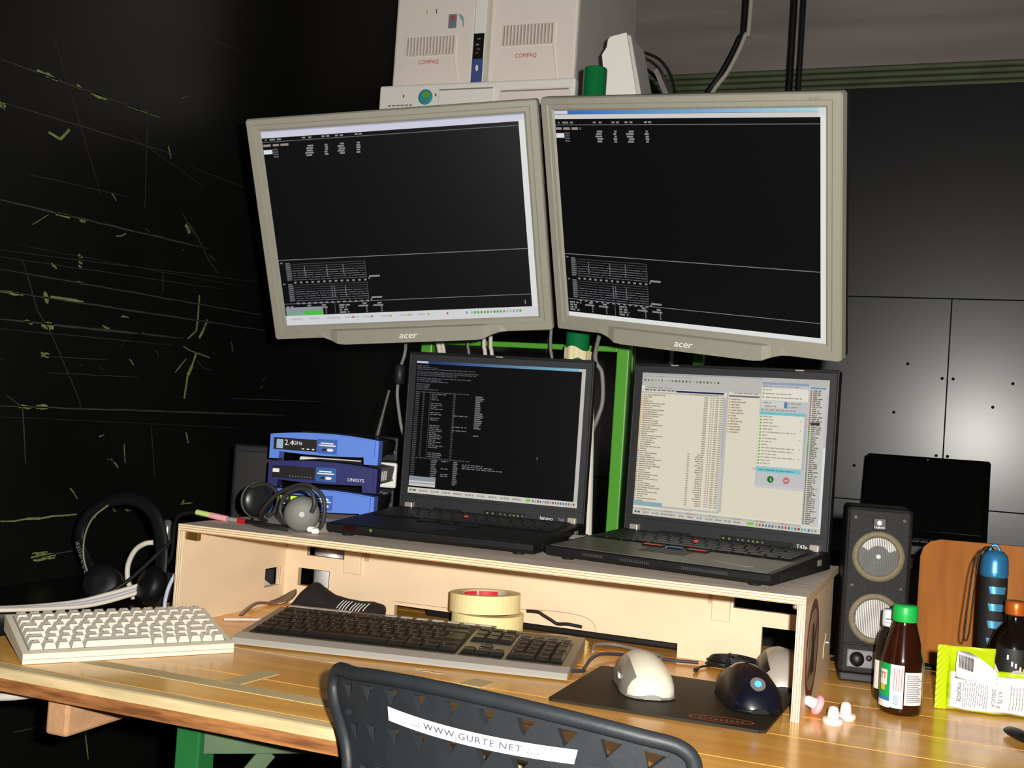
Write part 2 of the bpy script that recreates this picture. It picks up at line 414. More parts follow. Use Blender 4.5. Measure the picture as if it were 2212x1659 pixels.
t = thing('wall_ledge', 'low black painted ledge between the left wall and the table end', 'ledge', TR(0, 0, 0))
MB().b2((WX + .001, .60, .715), (-1.168, 2.30, .7495), bev=.002).build('ledge_top', m_black, t)
for y in (.80, 1.45, 2.15): MB().b2((WX + .001, y, 0), (WX + .04, y + .04, .715)).build('ledge_post', m_black, t)
MB().b2((WX + .001, .60, .64), (WX + .03, 2.30, .715)).build('ledge_rail', m_black, t)

# ================================================================== PLYWOOD RISER
m_birch = mat('birch_plywood', (238, 214, 180), 0.55, vary=0.10, vscale=7.0, stretch=(1, 1, 3))
m_top = mat('worn_plywood_top', (240, 222, 204), 0.6, vary=0.25, vscale=7.0, stretch=(1, 9, 9), bump=.2, bscale=40)
m_edz = ply_mat('ply_edge_z', 2, 0.0032, (240, 218, 180), (176, 140, 100))
m_edx = ply_mat('ply_edge_x', 0, 0.0032, (246, 226, 190), (176, 144, 106))
m_edy = ply_mat('ply_edge_y', 1, 0.0032, (222, 194, 152), (150, 116, 80))
RX0, RX1, RY0, RY1 = -1.047, -0.164, 1.395, 1.760
th = 0.0098
rs = thing('plywood_riser', 'birch plywood monitor riser box on the work table with two black laptops on top', 'riser', I4())
top = MB()
lo, hi = (RX0, RY0, ZR - th), (RX1, RY1, ZR)
vs = [(lo[0], lo[1], lo[2]), (hi[0], lo[1], lo[2]), (hi[0], hi[1], lo[2]), (lo[0], hi[1], lo[2]), (lo[0], lo[1], hi[2]), (hi[0], lo[1], hi[2]), (hi[0], hi[1], hi[2]), (lo[0], hi[1], hi[2])]
top.add(vs, [[0, 3, 2, 1], [4, 5, 6, 7], [0, 1, 5, 4], [1, 2, 6, 5], [2, 3, 7, 6], [3, 0, 4, 7]], [1, 0, 2, 2, 2, 2])
top.build('top_panel', [m_top, m_birch, m_edz], rs)
zt = ZR - th
ysL = [RY0, 1.614, 1.662, 1.700]; zsL = [TB + .0003, .7800, .8100, zt]
MB().plate(ysL, zsL, lambda i, j: not (i == 1 and j == 1), RX0, RX0 + th, 0, 1, axis='x').build('side_panel', [m_birch, m_edx], rs)
MB().plate([RY0, 1.700], [TB + .0003, zt], lambda i, j: True, RX1 - th, RX1, 0, 1, axis='x').build('side_panel', [m_birch, m_edx], rs)
ya0, ya1 = 1.673, 1.6825
xs = [RX0 + th, -1.012, -.998, -.953, -.924, -.832, -.374, -.322, -.297, -.255, -.217, RX1 - th]
zs = [TB + .0003, .770, .7805, .8095, .831, zt]
def keep(i, j):
    xm = (xs[i] + xs[i + 1]) / 2; zm = (zs[j] + zs[j + 1]) / 2
    if -.998 < xm < -.924 and zm > .831: return False            # upper left slot
    if -1.012 < xm < -.953 and .7805 < zm < .8095: return False     # left window
    if -.832 < xm < -.374 and zm < .770: return False             # long opening at the table
    if -.255 < xm and zm < .8095: return False                    # lower right opening
    if -.297 < xm and zm > .831: return False                     # upper right slot
    return True
MB().plate(xs, zs, keep, ya0, ya1, 0, 1).build('apron_panel', [m_birch, m_edy], rs)
for x0, x1 in ((-.925, -.895), (-.3265, -.3005)):
    MB().b2((x0, ya0 - .007, .811), (x1, ya0, .8455), bev=.001).build('tenon_block', m_birch, rs)
    MB().b2((x1 + (.004 if x0 < -.5 else -.033), ya0 - .0015, .833), (x1 + (.012 if x0 < -.5 else -.026), ya0, .8455)).build('wedge', mat('wedge_wood', (196, 168, 130), .6), rs)
m_line = mat('pencil_line', (150, 118, 78), .8)
MB().tube([(-.832, ya0 - .0002, .7755), (-.70, ya0 - .0002, .7775), (-.62, ya0 - .0002, .789), (-.555, ya0 - .0002, .793), (-.515, ya0 - .0002, .790), (-.500, ya0 - .0002, .780), (-.497, ya0 - .0002, .771)], .0004, 5).build('pencil_line', m_line, rs)
MB().b2((RX0 + th, RY0 + .004, zt - .012), (RX0 + th + .022, RY0 + .012, zt - .0002), bev=.0008).build('bracket', mat('brass', (150, 118, 60), .4, metal=.8), rs)
MB().lathe([(.0001, -.003), (.003, -.002), (.0036, .001), (.0001, .004)], 12, 0, TR(RX1 - th - .002, RY0 + .002, zt - .003)).build('pin', mat('pin_steel', (190, 190, 185), .3, metal=.8), rs)
# round warning sticker on the right cheek and a scrap of tape
m_red = mat('sticker_red', (104, 40, 30), .5); m_stk = mat('sticker_ground', (170, 148, 120), .55, vary=.3, vscale=30); m_ink = mat('sticker_ink', (44, 34, 30), .6)
st = MB()
cx, cz, R0 = 1.483, .8215, .062
SY = RY(90)
MS = Matrix.Translation((RX1, cx, cz)) @ Matrix(((0, 0, 1, 0), (1, 0, 0, 0), (0, 1, 0, 0), (0, 0, 0, 1)))
st.lathe([(R0, 0), (R0, .0004)], 40, 0, MS); st.lathe([(R0 * .80, .0004), (R0 * .80, .0006)], 40, 1, MS)
st.box((0, 0, .0008), (R0 * 1.55, .011, .0003), 0, 0, MS @ RZ(40))
st.lathe([(.011, .0006), (.011, .001)], 18, 2, MS @ TR(-.004, .022, 0)); st.prism([(-.02, -.03), (.02, -.03), (.012, .012), (-.014, .012)], .0006, .001, 'z', 2, MS)
st.build('sticker', [m_red, m_stk, m_ink], rs)
MB().prism([(1.612, .788), (1.626, .788), (1.636, .818), (1.628, .811), (1.618, .806)], RX1, RX1 + .0006, 'x').build('tape_scrap', mat('cream_tape', (232, 214, 170), .6), rs)
MB().lathe([(.003, 0), (.003, .004)], 10, 0, TR(RX1, 1.640, .805) @ RY(90)).build('screw', MATS['pin_steel'], rs)
MB().lathe([(.016, 0), (.0165, .0002), (.014, .0003)], 28, 0, TR(-.885, 1.412, ZR), caps=False).build('cup_ring', mat('stain', (196, 182, 160), .7), rs)
# ================================================================== MONITORS
m_silver = mat('monitor_silver', (136, 134, 122), 0.5, spec=0.3, vary=0.04, vscale=120)
m_dark = mat('dark_grey_plastic', (30, 30, 32), 0.5)
m_lcd = mat('lcd_black', (6, 6, 7), 0.42, spec=0.25)
m_blackpl = mat('black_plastic', (16, 16, 17), 0.45)
m_white_ink = mat('white_ink', (232, 232, 228), 0.5)

def monitor_ui(left):
    R = []; rn = random.Random(5 if left else 6)
    g1, g2, g3 = (118, 118, 124), (150, 146, 146), (88, 90, 92)
    R.append((0, 0, 1, 1, (10, 10, 12)))
    lh1, lh2, lh3, tk = (.054, .653, .884, .949) if left else (.064, .683, .910, .978)
    if left:
        R.append((0, 0, 1, .036, (222, 222, 240))); R.append((0, 0, 1, .006, (176, 178, 200)))
        R.append((.978, .03, 1, .95, (238, 240, 238)))
    else:
        for k in range(24):
            t = k / 23; c = (int(56 + 130 * t), int(112 + 118 * t), int(196 + 46 * t)); R.append((k / 24, 0, (k + 1) / 24, .017, c))
        R.append((0, .001, .055, .016, (222, 226, 240))); R.append((0, .018, 1, .038, (226, 222, 218))); R.append((.975, 0, 1, .035, (232, 236, 240)))
        R.append((.982, .03, 1, 1, (246, 246, 238))); R.append((0, .978, 1, 1, (244, 244, 240)))
    R.append((0, lh1, .98, lh1 + .003, g1)); y = lh1 - .013
    R.append((.012, y, .018, y + .008, g2)); words(R, .03, y, .075, .008, g2, rn)
    for u in (.158, .182, .234, .252, .286, .305, .362, .378): R.append((u, y, u + .012, y + .008, g2))
    y = lh1 + .013
    words(R, .002, y, .105, .011, (164, 150, 148), rn, wl=(.024, .032))
    R.append((.001, lh1 + .040, .035, lh1 + .061, (236, 236, 246))); 
    for k in range(4): R.append((.037, lh1 + .036 + k * .012, .058, lh1 + .044 + k * .012, g3))
    for u0, u1 in ((.163, .199), (.238, .254), (.287, .328), (.362, .380)):
        for k in range(5):
            a = rn.uniform(0, .35) * (u1 - u0); R.append((u0 + a, lh1 + .028 + k * .0115, u1 - rn.uniform(0, .3) * (u1 - u0), lh1 + .036 + k * .0115, g2))
    R.append((0, lh2, .98, lh2 + .0035, (136, 132, 142)))
    for gi, g0 in enumerate((lh2 + .024, lh2 + .134)):
        gh = .082
        for k in range(8):
            yy = g0 + gh * k / 7
            if k < 3:
                R.append((.052, yy, .346, yy + .0022, g3))
            else:
                words(R, .052, yy, .346, .003, g1, rn, .004, (.01, .07))
        for k in range(9): R.append((.026, g0 - .006 + k * .0105, .044, g0 + .001 + k * .0105, g1))
        R.append((.006, g0 - .010, .016, g0 - .003, g1)); R.append((.046, g0, .0475, g0 + gh, g1))
        R.append((.344, g0, .3455, g0 + gh, g3))
        for k in range(13): R.append((.052 + k * .0235, g0 + gh + .011, .062 + k * .0235, g0 + gh + .020, g2))
        R.append((.356, g0 + gh - .006, .398, g0 + gh + .003, g2)); R.append((.352, g0 + gh + .004, .358, g0 + gh + .012, g2))
        for u in (.10 + .1 * gi, .19 + .02 * gi, .255): R.append((u, g0 + .01, u + .003, g0 + gh - .01, g1))
    R.append((0, lh3, .98, lh3 + .003, (136, 132, 142)))
    R.append((.204, lh3, .2055, tk, g1)); 
    for k in range(4):
        yy = lh3 + .014 + k * .0125
        if yy + .008 < tk:
            words(R, .008, yy, rn.uniform(.035, .06), .008, g2, rn); words(R, .222, yy, rn.uniform(.25, .275), .008, g2, rn)
    for u in (.105, .165, .329, .389):
        R.append((u - .012, lh3 + .010, u + .004, lh3 + .018, g2)); R.append((u - .03, lh3 + .022, u + .01, lh3 + .030, g2))
        for k in range(4):
            yy = lh3 + .032 + k * .011
            if yy + .006 < tk: R.append((u, yy, u + .005, yy + .006, g2))
    if left:
        R.append((.004, .905, .155, .951, (150, 158, 170))); R.append((.004, .930, .155, .951, (132, 176, 150)))
        R.append((.078, .925, .152, .947, (78, 206, 62)))
        R.append((.951, .915, .955, .935, (160, 150, 150)))
        R.append((0, .949, 1, 1, (228, 228, 232)))
        for k in range(8): R.append((.02 + k * .073, .964, .02 + k * .073 + rn.uniform(.03, .06), .972, (200, 200, 206)))
        for k in range(7): R.append((.27 + k * .075, .962, .277 + k * .075, .974, rn.choice([(200, 110, 90), (120, 150, 200), (210, 170, 90)])))
        for k in range(16): R.append((.74 + k * .0125, .963, .748 + k * .0125, .975, rn.choice([(160, 190, 160), (190, 140, 120), (150, 170, 200), (80, 180, 70), (190, 190, 196)])))
    return R

def make_monitor(label, P, rot, left):
    M = Matrix(((rot[0][0], rot[0][1], rot[0][2], P[0]), (rot[1][0], rot[1][1], rot[1][2], P[1]), (rot[2][0], rot[2][1], rot[2][2], P[2]), (0, 0, 0, 1)))
    t = thing('lcd_monitor', label, 'monitor', M, 'flat monitors on the green pole')
    O = [(-.226, .1690), (-.2225, .1725), (.2225, .1725), (.226, .1690), (.226, -.1725), (.2225, -.176), (.154, -.1755), (.142, -.1765), (.128, -.1805), (.116, -.1855), (.104, -.187),
         (-.108, -.187), (-.120, -.1855), (-.132, -.1805), (-.144, -.1755), (-.156, -.1745), (-.2225, -.1745), (-.226, -.171)]
    def chin(p): return p[1] < -.1 and abs(p[0]) < .15
    def ins(p, d):
        x = max(-.226 + d, min(.226 - d, p[0])); z = max(-.176 + d, min(.1725 - d, p[1])) if not chin(p) else p[1] + d
        return (x, z)
    def inn(p, d):
        x = max(-.204 - d, min(.204 + d, p[0])); z = .153 + d if p[1] > .1 else -.153 - d
        if abs(p[0]) > .21: x = math.copysign(.204 + d, p[0])
        return (x, z)
    rings = [[(p[0], .016, p[1]) for p in O], [(p[0], .003, p[1]) for p in O]]
    rings.append([(ins(p, .002)[0], -.007 if (chin(p) and abs(p[0]) < .125) else (-.002 if chin(p) else 0.0), ins(p, .002)[1]) for p in O])
    rings.append([(inn(p, .010)[0], -.0045 if (chin(p) and abs(p[0]) < .125) else 0.0, inn(p, .010)[1]) for p in O])
    rings.append([(inn(p, .0085)[0], .0012, inn(p, .0085)[1]) for p in O])
    rings.append([(inn(p, .003)[0], .0014, inn(p, .003)[1]) for p in O])
    rings.append([(inn(p, 0)[0], .004, inn(p, 0)[1]) for p in O])
    fr = MB().loft(rings, 0, smooth=False, caps=False)
    fr.build('bezel', m_silver, t)
    MB().b2((-.2045, .0040, -.1535), (.2045, .008, .1535)).build('display_panel', m_lcd, t)
    mb, ms = screen_mesh(monitor_ui(left), .408, .306, 0.80)
    mb.build('screen_image', ms, t, TR(0, .004, 0))
    bk = MB()
    def ring(a, b, c, y): return [(-a, y, -c), (a, y, -c), (a, y, b), (-a, y, b)]
    bk.loft([ring(.2245, .171, .173, .016), ring(.2235, .170, .172, .030), ring(.19, .14, .14, .052), ring(.12, .09, .09, .066)], smooth=False)
    bk.build('back_housing', m_dark, t)
    text('acer', .0145, TR(-.004, -.0078, -.1735) @ FRONT, m_white_ink, t, sx=1.15, shear=.25)
    for x in (-.055, -.030, -.005, .020, .045):
        MB().box((x, -.0068, -.1826), (.008, .0012, .002), bev=.0005).build('button', mat('button_grey', (150, 148, 138), .4), t)
    if not left: text('AL2051', .006, TR(.192, -.0004, .164) @ FRONT, mat('grey_ink', (110, 108, 98), .6), t)
    return t

make_monitor('left silver monitor of the pair, tilted down, terminal on screen with green graph corner', (-.826, 1.589, 1.363),
             ((.97724, -.21129, -.01890), (.19269, .92139, -.33750), (.08873, .32617, .94114)), True)
make_monitor('right silver monitor of the pair, with blue title bar above its terminal', (-.380, 1.569, 1.363),
             ((.96493, .26222, -.01222), (-.24760, .89369, -.37418), (-.08720, .36409, .92727)), False)

# ---- green pole that carries the monitors
m_pole = mat('pole_green', (16, 112, 58), 0.28, spec=0.5, vary=.1)
px_, py_ = -.632, 1.905
pole = thing('monitor_pole', 'dark green steel pipe pole between the two silver monitors with masking tape wound round it', 'pole', TR(px_, py_, 0))
MB().lathe([(.0205, 0), (.0205, 1.688), (.019, 1.690)], 28).build('pipe', m_pole, pole)
MB().lathe([(.05, 0), (.05, .008), (.03, .012)], 28).build('foot_plate', m_pole, pole)
tp = MB(); ring1 = []; ring2 = []
for k in range(25):
    a = math.radians(-200 + k * 12); r = .0222 + .0006 * (k % 3)
    t = k / 24; wid = .024 - .012 * t; zc = 1.196 - .004 * t
    ring1.append((r * math.cos(a), r * math.sin(a), zc - wid / 2 - .003 * math.sin(k))); ring2.append((r * math.cos(a), r * math.sin(a), zc + wid / 2 + .003 * math.cos(k * .7)))
tp.add(ring1 + ring2, [[i, i + 1, 26 + i, 25 + i] for i in range(24)], 0)
e1, e2 = ring1[-1], ring2[-1]
tp.add([e1, e2, (e2[0] + .022, e2[1] - .004, e2[2] + .005), (e1[0] + .022, e1[1] - .004, e1[2] - .003)], [[0, 1, 2, 3]])
tpo = tp.build('tape_wrap', mat('masking_tape_bright', (226, 214, 170), .6), pole)
mo = tpo.modifiers.new('thick', 'SOLIDIFY'); mo.thickness = .0006
for cx_, cy_, cz_, nx_, ny_, nz_ in ((-.8422, 1.6603, 1.3882, -.2113, .9214, .3262), (-.3606, 1.6344, 1.3896, .2622, .8937, .3641)):
    a = Vector((cx_ - px_, cy_ - py_, cz_)); n = Vector((nx_, ny_, nz_)); b = a + n * .05
    MB().tube([a, b, (b.x * .5, b.y * .4, 1.42), (0, 0, 1.42)], .013, 10, n=5).build('arm', m_dark, pole)
    MB().lathe([(.026, 1.395), (.026, 1.445)], 20).build('clamp', m_dark, pole)
    mt = n.to_track_quat('Z', 'Y').to_matrix().to_4x4()
    MB().box((0, 0, .003), (.10, .10, .006), bev=.001, M=Matrix.Translation(a - n * .001) @ mt).build('mount_plate', m_dark, pole)

# ---- light green steel rack behind, with the shelf of computers
m_rack = mat('light_green_enamel', (84, 160, 50), 0.35, spec=0.5)
rk = thing('steel_rack', 'light green square tube rack behind the laptops holding up the computer shelf', 'rack', I4())
for x, y in ((-.578, 2.012), (-.965, 2.012), (-.578, 2.62), (-.74, 2.62)):
        MB().b2((x - .0115, y - .0115, 0), (x + .0115, y + .0115, 1.617), bev=.0025).build('post', m_rack, rk)
for y in (2.012, 2.62):
    for z in ((1.212, .35, 1.59) if y < 2.3 else (.35, 1.59)):
        MB().b2((-.9535 if y < 2.3 else -.7285, y - .008, z - .005), (-.5895, y + .008, z + .005), bev=.002).build('rail', m_rack, rk)
for x in (-.578,):
    for z in (1.59,): MB().b2((x - .008, 2.0235, z - .007), (x + .008, 2.6085, z + .007), bev=.002).build('rail', m_rack, rk)
MB().b2((-1.222, 2.02, 1.617), (-.40, 2.72, 1.640), bev=.002).build('shelf_board', mat('shelf_dark', (40, 36, 32), .7), rk)

# ================================================================== LAPTOPS
m_tp = mat('laptop_black', (13, 13, 14), 0.5, spec=0.4, bump=.06, bscale=300)
m_tp2 = mat('laptop_bezel', (42, 42, 45), 0.55, spec=.35)
m_palm = mat('laptop_palmrest_worn', (104, 98, 86), 0.4, spec=.5, vary=.35, vscale=14)
m_key = mat('laptop_key', (13, 13, 14), 0.42, spec=.5)
m_keyl = mat('key_legend', (150, 150, 150), 0.6)
m_hinge = mat('hinge_silver', (190, 182, 168), 0.35, metal=.5)
m_redb = mat('button_red', (226, 66, 50), 0.5); m_blue = mat('button_blue', (70, 120, 190), .5)
m_led = mat('led_green', (104, 124, 56), .4, emit=(190, 220, 90), es=.03); m_ledw = mat('led_symbol', (96, 98, 92), .5)

KEYCACHE = {}
def key_mesh(name, w, d, h, inset, mats, legend=None, shift=0.0):
    k = (name, round(w, 4), round(d, 4), round(h, 4))
    if k in KEYCACHE: return KEYCACHE[k]
    mb = MB(); a, b = w / 2, d / 2; i = inset
    vs = [(-a, -b, 0), (a, -b, 0), (a, b, 0), (-a, b, 0), (-a + i, -b + i * 1.5, h), (a - i, -b + i * 1.5, h), (a - i, b - i * .6, h), (-a + i, b - i * .6, h),
          (-a + i, 0, h - .0004), (a - i, 0, h - .0004)]
    mb.add(vs, [[0, 3, 2, 1], [0, 1, 5, 4], [1, 2, 6, 9, 5], [2, 3, 7, 6], [3, 0, 4, 8, 7], [4, 5, 9, 8], [8, 9, 6, 7]], 0)
    if legend:
        lx, lz = -a + i + legend * .6, b - i - legend * 1.2
        mb.add([(lx, lz, h + .00012), (lx + legend, lz, h + .00012), (lx + legend, lz + legend * .9, h + .0002), (lx, lz + legend * .9, h + .0002)], [[0, 1, 2, 3]], 1)
    KEYCACHE[k] = mb.mesh(name, mats); return KEYCACHE[k]

def lap_ui_dark():
    R = []; rn = random.Random(11); g = (86, 88, 92); g2 = (120, 122, 126)
    R.append((0, 0, 1, 1, (9, 9, 11)))
    for k in range(24):
        t = k / 23; R.append((k / 24, 0, (k + 1) / 24, .021, (int(34 + 110 * t), int(52 + 150 * t), int(120 + 100 * t))))
    R.append((.0, .003, .07, .018, (206, 210, 220))); R.append((.96, .002, .998, .02, (220, 200, 190)))
    R.append((.978, .022, 1, .962, (206, 202, 194)))
    for v, e in ((.034, .08), (.047, .13), (.060, .36), (.080, .38), (.093, .37), (.106, .25), (.126, .34), (.139, .16), (.152, .20), (.172, .09), (.185, .09), (.198, .09), (.212, .14)):
        words(R, .005, v, e, .007, g, rn, .004, (.012, .045))
    v = .232
    words(R, .005, v, .33, .007, g, rn, .004); v += .013
    for k in range(35):
        R.append((.006, v, .03, v + .006, g)); R.append((.052, v, .062, v + .006, g)); R.append((.094, v, .10, v + .006, g))
        if rn.random() < .8: words(R, .105, v, rn.uniform(.13, .20), .006, g2, rn, .004)
        R.append((.238, v, .252, v + .006, g))
        if k in (11, 17, 19): words(R, .242, v, .33, .007, g2, rn)
        if k < 18 or k == 21: R.append((.372, v, rn.uniform(.40, .425), v + .008, g2))
        v += .0138
    words(R, .005, v, .36, .007, g, rn); v += .014
    for k in range(13):
        if v > .93: break
        R.append((.006, v, .03, v + .006, g)); R.append((.13, v, rn.uniform(.155, .17), v + .007, g2)); R.append((.265, v, rn.uniform(.285, .295), v + .008, g2))
        if k in (0, 4, 7, 8): words(R, .192, v, .235, .007, g2, rn)
        if k in (1, 2, 3): words(R, .32, v, .32 + .06 * (k + 1), .007, g2, rn)
        v += .0138
    R.append((.003, .872, .165, .945, (150, 158, 168))); R.append((.003, .905, .165, .918, (214, 216, 220))); R.append((.003, .925, .165, .945, (214, 212, 206)))
    R.append((0, .957, 1, 1, (222, 218, 208)))
    words(R, .01, .97, .05, .014, (110, 106, 98), rn)
    for k in range(9): words(R, .07 + k * .07, .971, .07 + k * .07 + .05, .013, (168, 164, 156), rn, .004, (.01, .02))
    R.append((.71, .966, .735, .985, (130, 210, 60)))
    for k in range(17): R.append((.745 + k * .0145, .969, .753 + k * .0145, .986, rn.choice([(110, 110, 110), (190, 90, 80), (90, 120, 160), (160, 160, 150), (140, 60, 60)])))
    R.append((.78, .10, .784, .114, (9, 9, 11))); R.append((.755, .66, .759, .676, (150, 150, 150)))
    return R

def lap_ui_light():
    R = []; rn = random.Random(12)
    cream, grey, dk = (236, 228, 206), (200, 197, 190), (172, 160, 138)
    R.append((0, 0, 1, 1, cream)); R.append((0, 0, 1, .115, grey)); R.append((0, 0, .66, .012, (176, 178, 184)))
    words(R, .01, .02, .28, .007, (170, 166, 158), rn)
    for k in range(22): R.append((.012 + k * .0195, .045, .022 + k * .0195, .058, rn.choice([(160, 130, 80), (120, 140, 90), (100, 110, 130), (170, 168, 160), (90, 90, 90), (188, 184, 176)])))
    for k in range(5): R.append((.03 + k * .025, .073, .044 + k * .025, .082, (186, 196, 206)))
    R.append((.0, .093, .02, .112, (240, 234, 210))); words(R, .03, .099, .18, .007, dk, rn)
    R.append((.20, .118, .462, .130, (28, 38, 84))); words(R, .02, .116, .20, .010, (120, 120, 130), rn); R.append((0, .133, .462, .145, grey))
    words(R, .27, .137, .43, .006, dk, rn)
    for k in range(50):
        v = .152 + k * .0152
        R.append((.002, v, .010, v + .009, (222, 172, 96) if k < 26 else rn.choice([(120, 160, 190), (214, 80, 66), (150, 190, 140)])))
        words(R, .014, v, .014 + rn.uniform(.03, .13), .008, dk, rn, .003, (.012, .05))
        if k >= 26: R.append((.285, v, .298, v + .007, dk)); words(R, .345 - rn.uniform(0, .02), v, .375, .008, dk, rn, .003)
        else: R.append((.357, v, .378, v + .008, dk))
        for u in (.392, .405, .420, .445): R.append((u, v, u + (.008 if u < .41 else .018), v + .007, dk))
        R.append((.454, v, .460, v + .006, dk))
    R.append((.464, .145, .478, .925, (206, 206, 208))); R.append((.466, .16, .476, .56, (188, 188, 200)))
    R.append((.0, .925, .478, .94, grey)); R.append((.478, .115, .488, .925, grey))
    R.append((.488, .06, .66, .115, grey))
    for k in range(5): R.append((.495 + k * .025, .085, .509 + k * .025, .095, (186, 196, 206)))
    R.append((.49, .105, .505, .122, (240, 234, 210))); words(R, .52, .110, .65, .008, dk, rn); R.append((.49, .128, .652, .140, (110, 116, 136)))
    for k in range(13):
        v = .152 + k * .0185; R.append((.492, v, .500, v + .010, (222, 172, 96))); words(R, .504, v, .504 + rn.uniform(.03, .08), .009, dk, rn, .003)
    # chat window
    R.append((.655, .028, .905, .735, (206, 206, 208))); R.append((.66, .030, .90, .046, (150, 168, 190)))
    words(R, .665, .052, .86, .007, (160, 158, 152), rn); R.append((.662, .068, .898, .150, (242, 238, 222)))
    for k in range(3): R.append((.666, .075 + k * .025, .676, .086 + k * .025, (150, 180, 120))); words(R, .682, .077 + k * .025, .682 + (.03, .13, .19)[k], .008, (176, 168, 148), rn, .004)
    R.append((.662, .155, .778, .20, (222, 222, 218))); words(R, .672, .162, .72, .009, dk, rn); words(R, .68, .185, .74, .009, dk, rn)
    R.append((.78, .158, .796, .198, (90, 140, 180))); words(R, .80, .162, .87, .009, dk, rn); words(R, .80, .185, .85, .009, dk, rn)
    R.append((.665, .208, .672, .220, (90, 160, 80))); words(R, .68, .210, .84, .009, dk, rn)
    R.append((.657, .228, .888, .246, (110, 206, 214))); R.append((.89, .235, .90, .60, (190, 190, 198)))
    R.append((.657, .248, .886, .590, (240, 234, 216)))
    for k in range(16):
        v = .255 + k * .0208; R.append((.662, v, .671, v + .012, (140, 184, 70))); words(R, .677, v, .677 + rn.choice((.03, .05, .08, .17, .16)), .008, (180, 172, 150), rn, .004)
        if k % 3 == 1: R.append((.868, v, .873, v + .007, (120, 170, 200)))
    R.append((.657, .598, .886, .628, (128, 210, 216))); words(R, .67, .610, .85, .008, (90, 150, 170), rn); R.append((.64, .605, .655, .62, (220, 190, 180)))
    for cu, col in ((.735, (36, 112, 46)), (.815, (206, 120, 124))):
        for k in range(9):
            a = (k - 4) / 4.5; hw = .0165 * math.sqrt(max(0, 1 - a * a)); R.append((cu - hw, .674 + a * .022 - .0026, cu + hw, .674 + a * .022 + .0026, col))
    R.append((.733, .664, .736, .680, (240, 246, 240))); R.append((.736, .676, .741, .684, (240, 246, 240)))
    R.append((.806, .672, .824, .678, (246, 236, 236))); R.append((.655, .715, .905, .735, (214, 214, 212)))
    # contact column on the right
    R.append((.905, .045, 1, .955, (212, 210, 204))); R.append((.908, .05, .985, .062, (120, 160, 190))); R.append((.988, .10, 1, .44, (200, 200, 206))); R.append((.988, .44, 1, .955, (236, 236, 240)))
    for k in range(66):
        v = .07 + k * .0133; R.append((.909, v, .916, v + .010, (170, 90, 70) if k < 20 else ((80, 150, 60) if k < 34 else (110, 112, 100))))
        words(R, .922, v, .922 + rn.uniform(.02, .055), .008, (128, 120, 104), rn, .004)
    R.append((.918, .28, .965, .298, (70, 60, 58)))
    R.append((.0, .905, .165, .935, (150, 180, 190))); R.append((.0, .938, .16, .950, (240, 234, 212))); R.append((.33, .938, .905, .950, (240, 234, 212)))
    R.append((0, .952, .905, .966, grey)); 
    for k in range(7): words(R, .05 + k * .125, .955, .10 + k * .125, .008, dk, rn)
    R.append((0, .966, 1, 1, (218, 214, 202))); words(R, .01, .974, .05, .014, (110, 106, 98), rn)
    for k in range(11): words(R, .06 + k * .05, .975, .06 + k * .05 + .035, .012, (168, 164, 156), rn, .004, (.008, .02))
    for k in range(6): R.append((.14 + k * .06, .974, .147 + k * .06, .986, rn.choice([(210, 90, 70), (220, 170, 80), (120, 160, 200)])))
    R.append((.63, .971, .665, .988, (130, 210, 60)))
    for k in range(19): R.append((.675 + k * .0165, .973, .685 + k * .0165, .990, rn.choice([(110, 110, 110), (200, 90, 80), (90, 120, 160), (160, 160, 150), (150, 60, 60), (110, 190, 180)])))
    return R

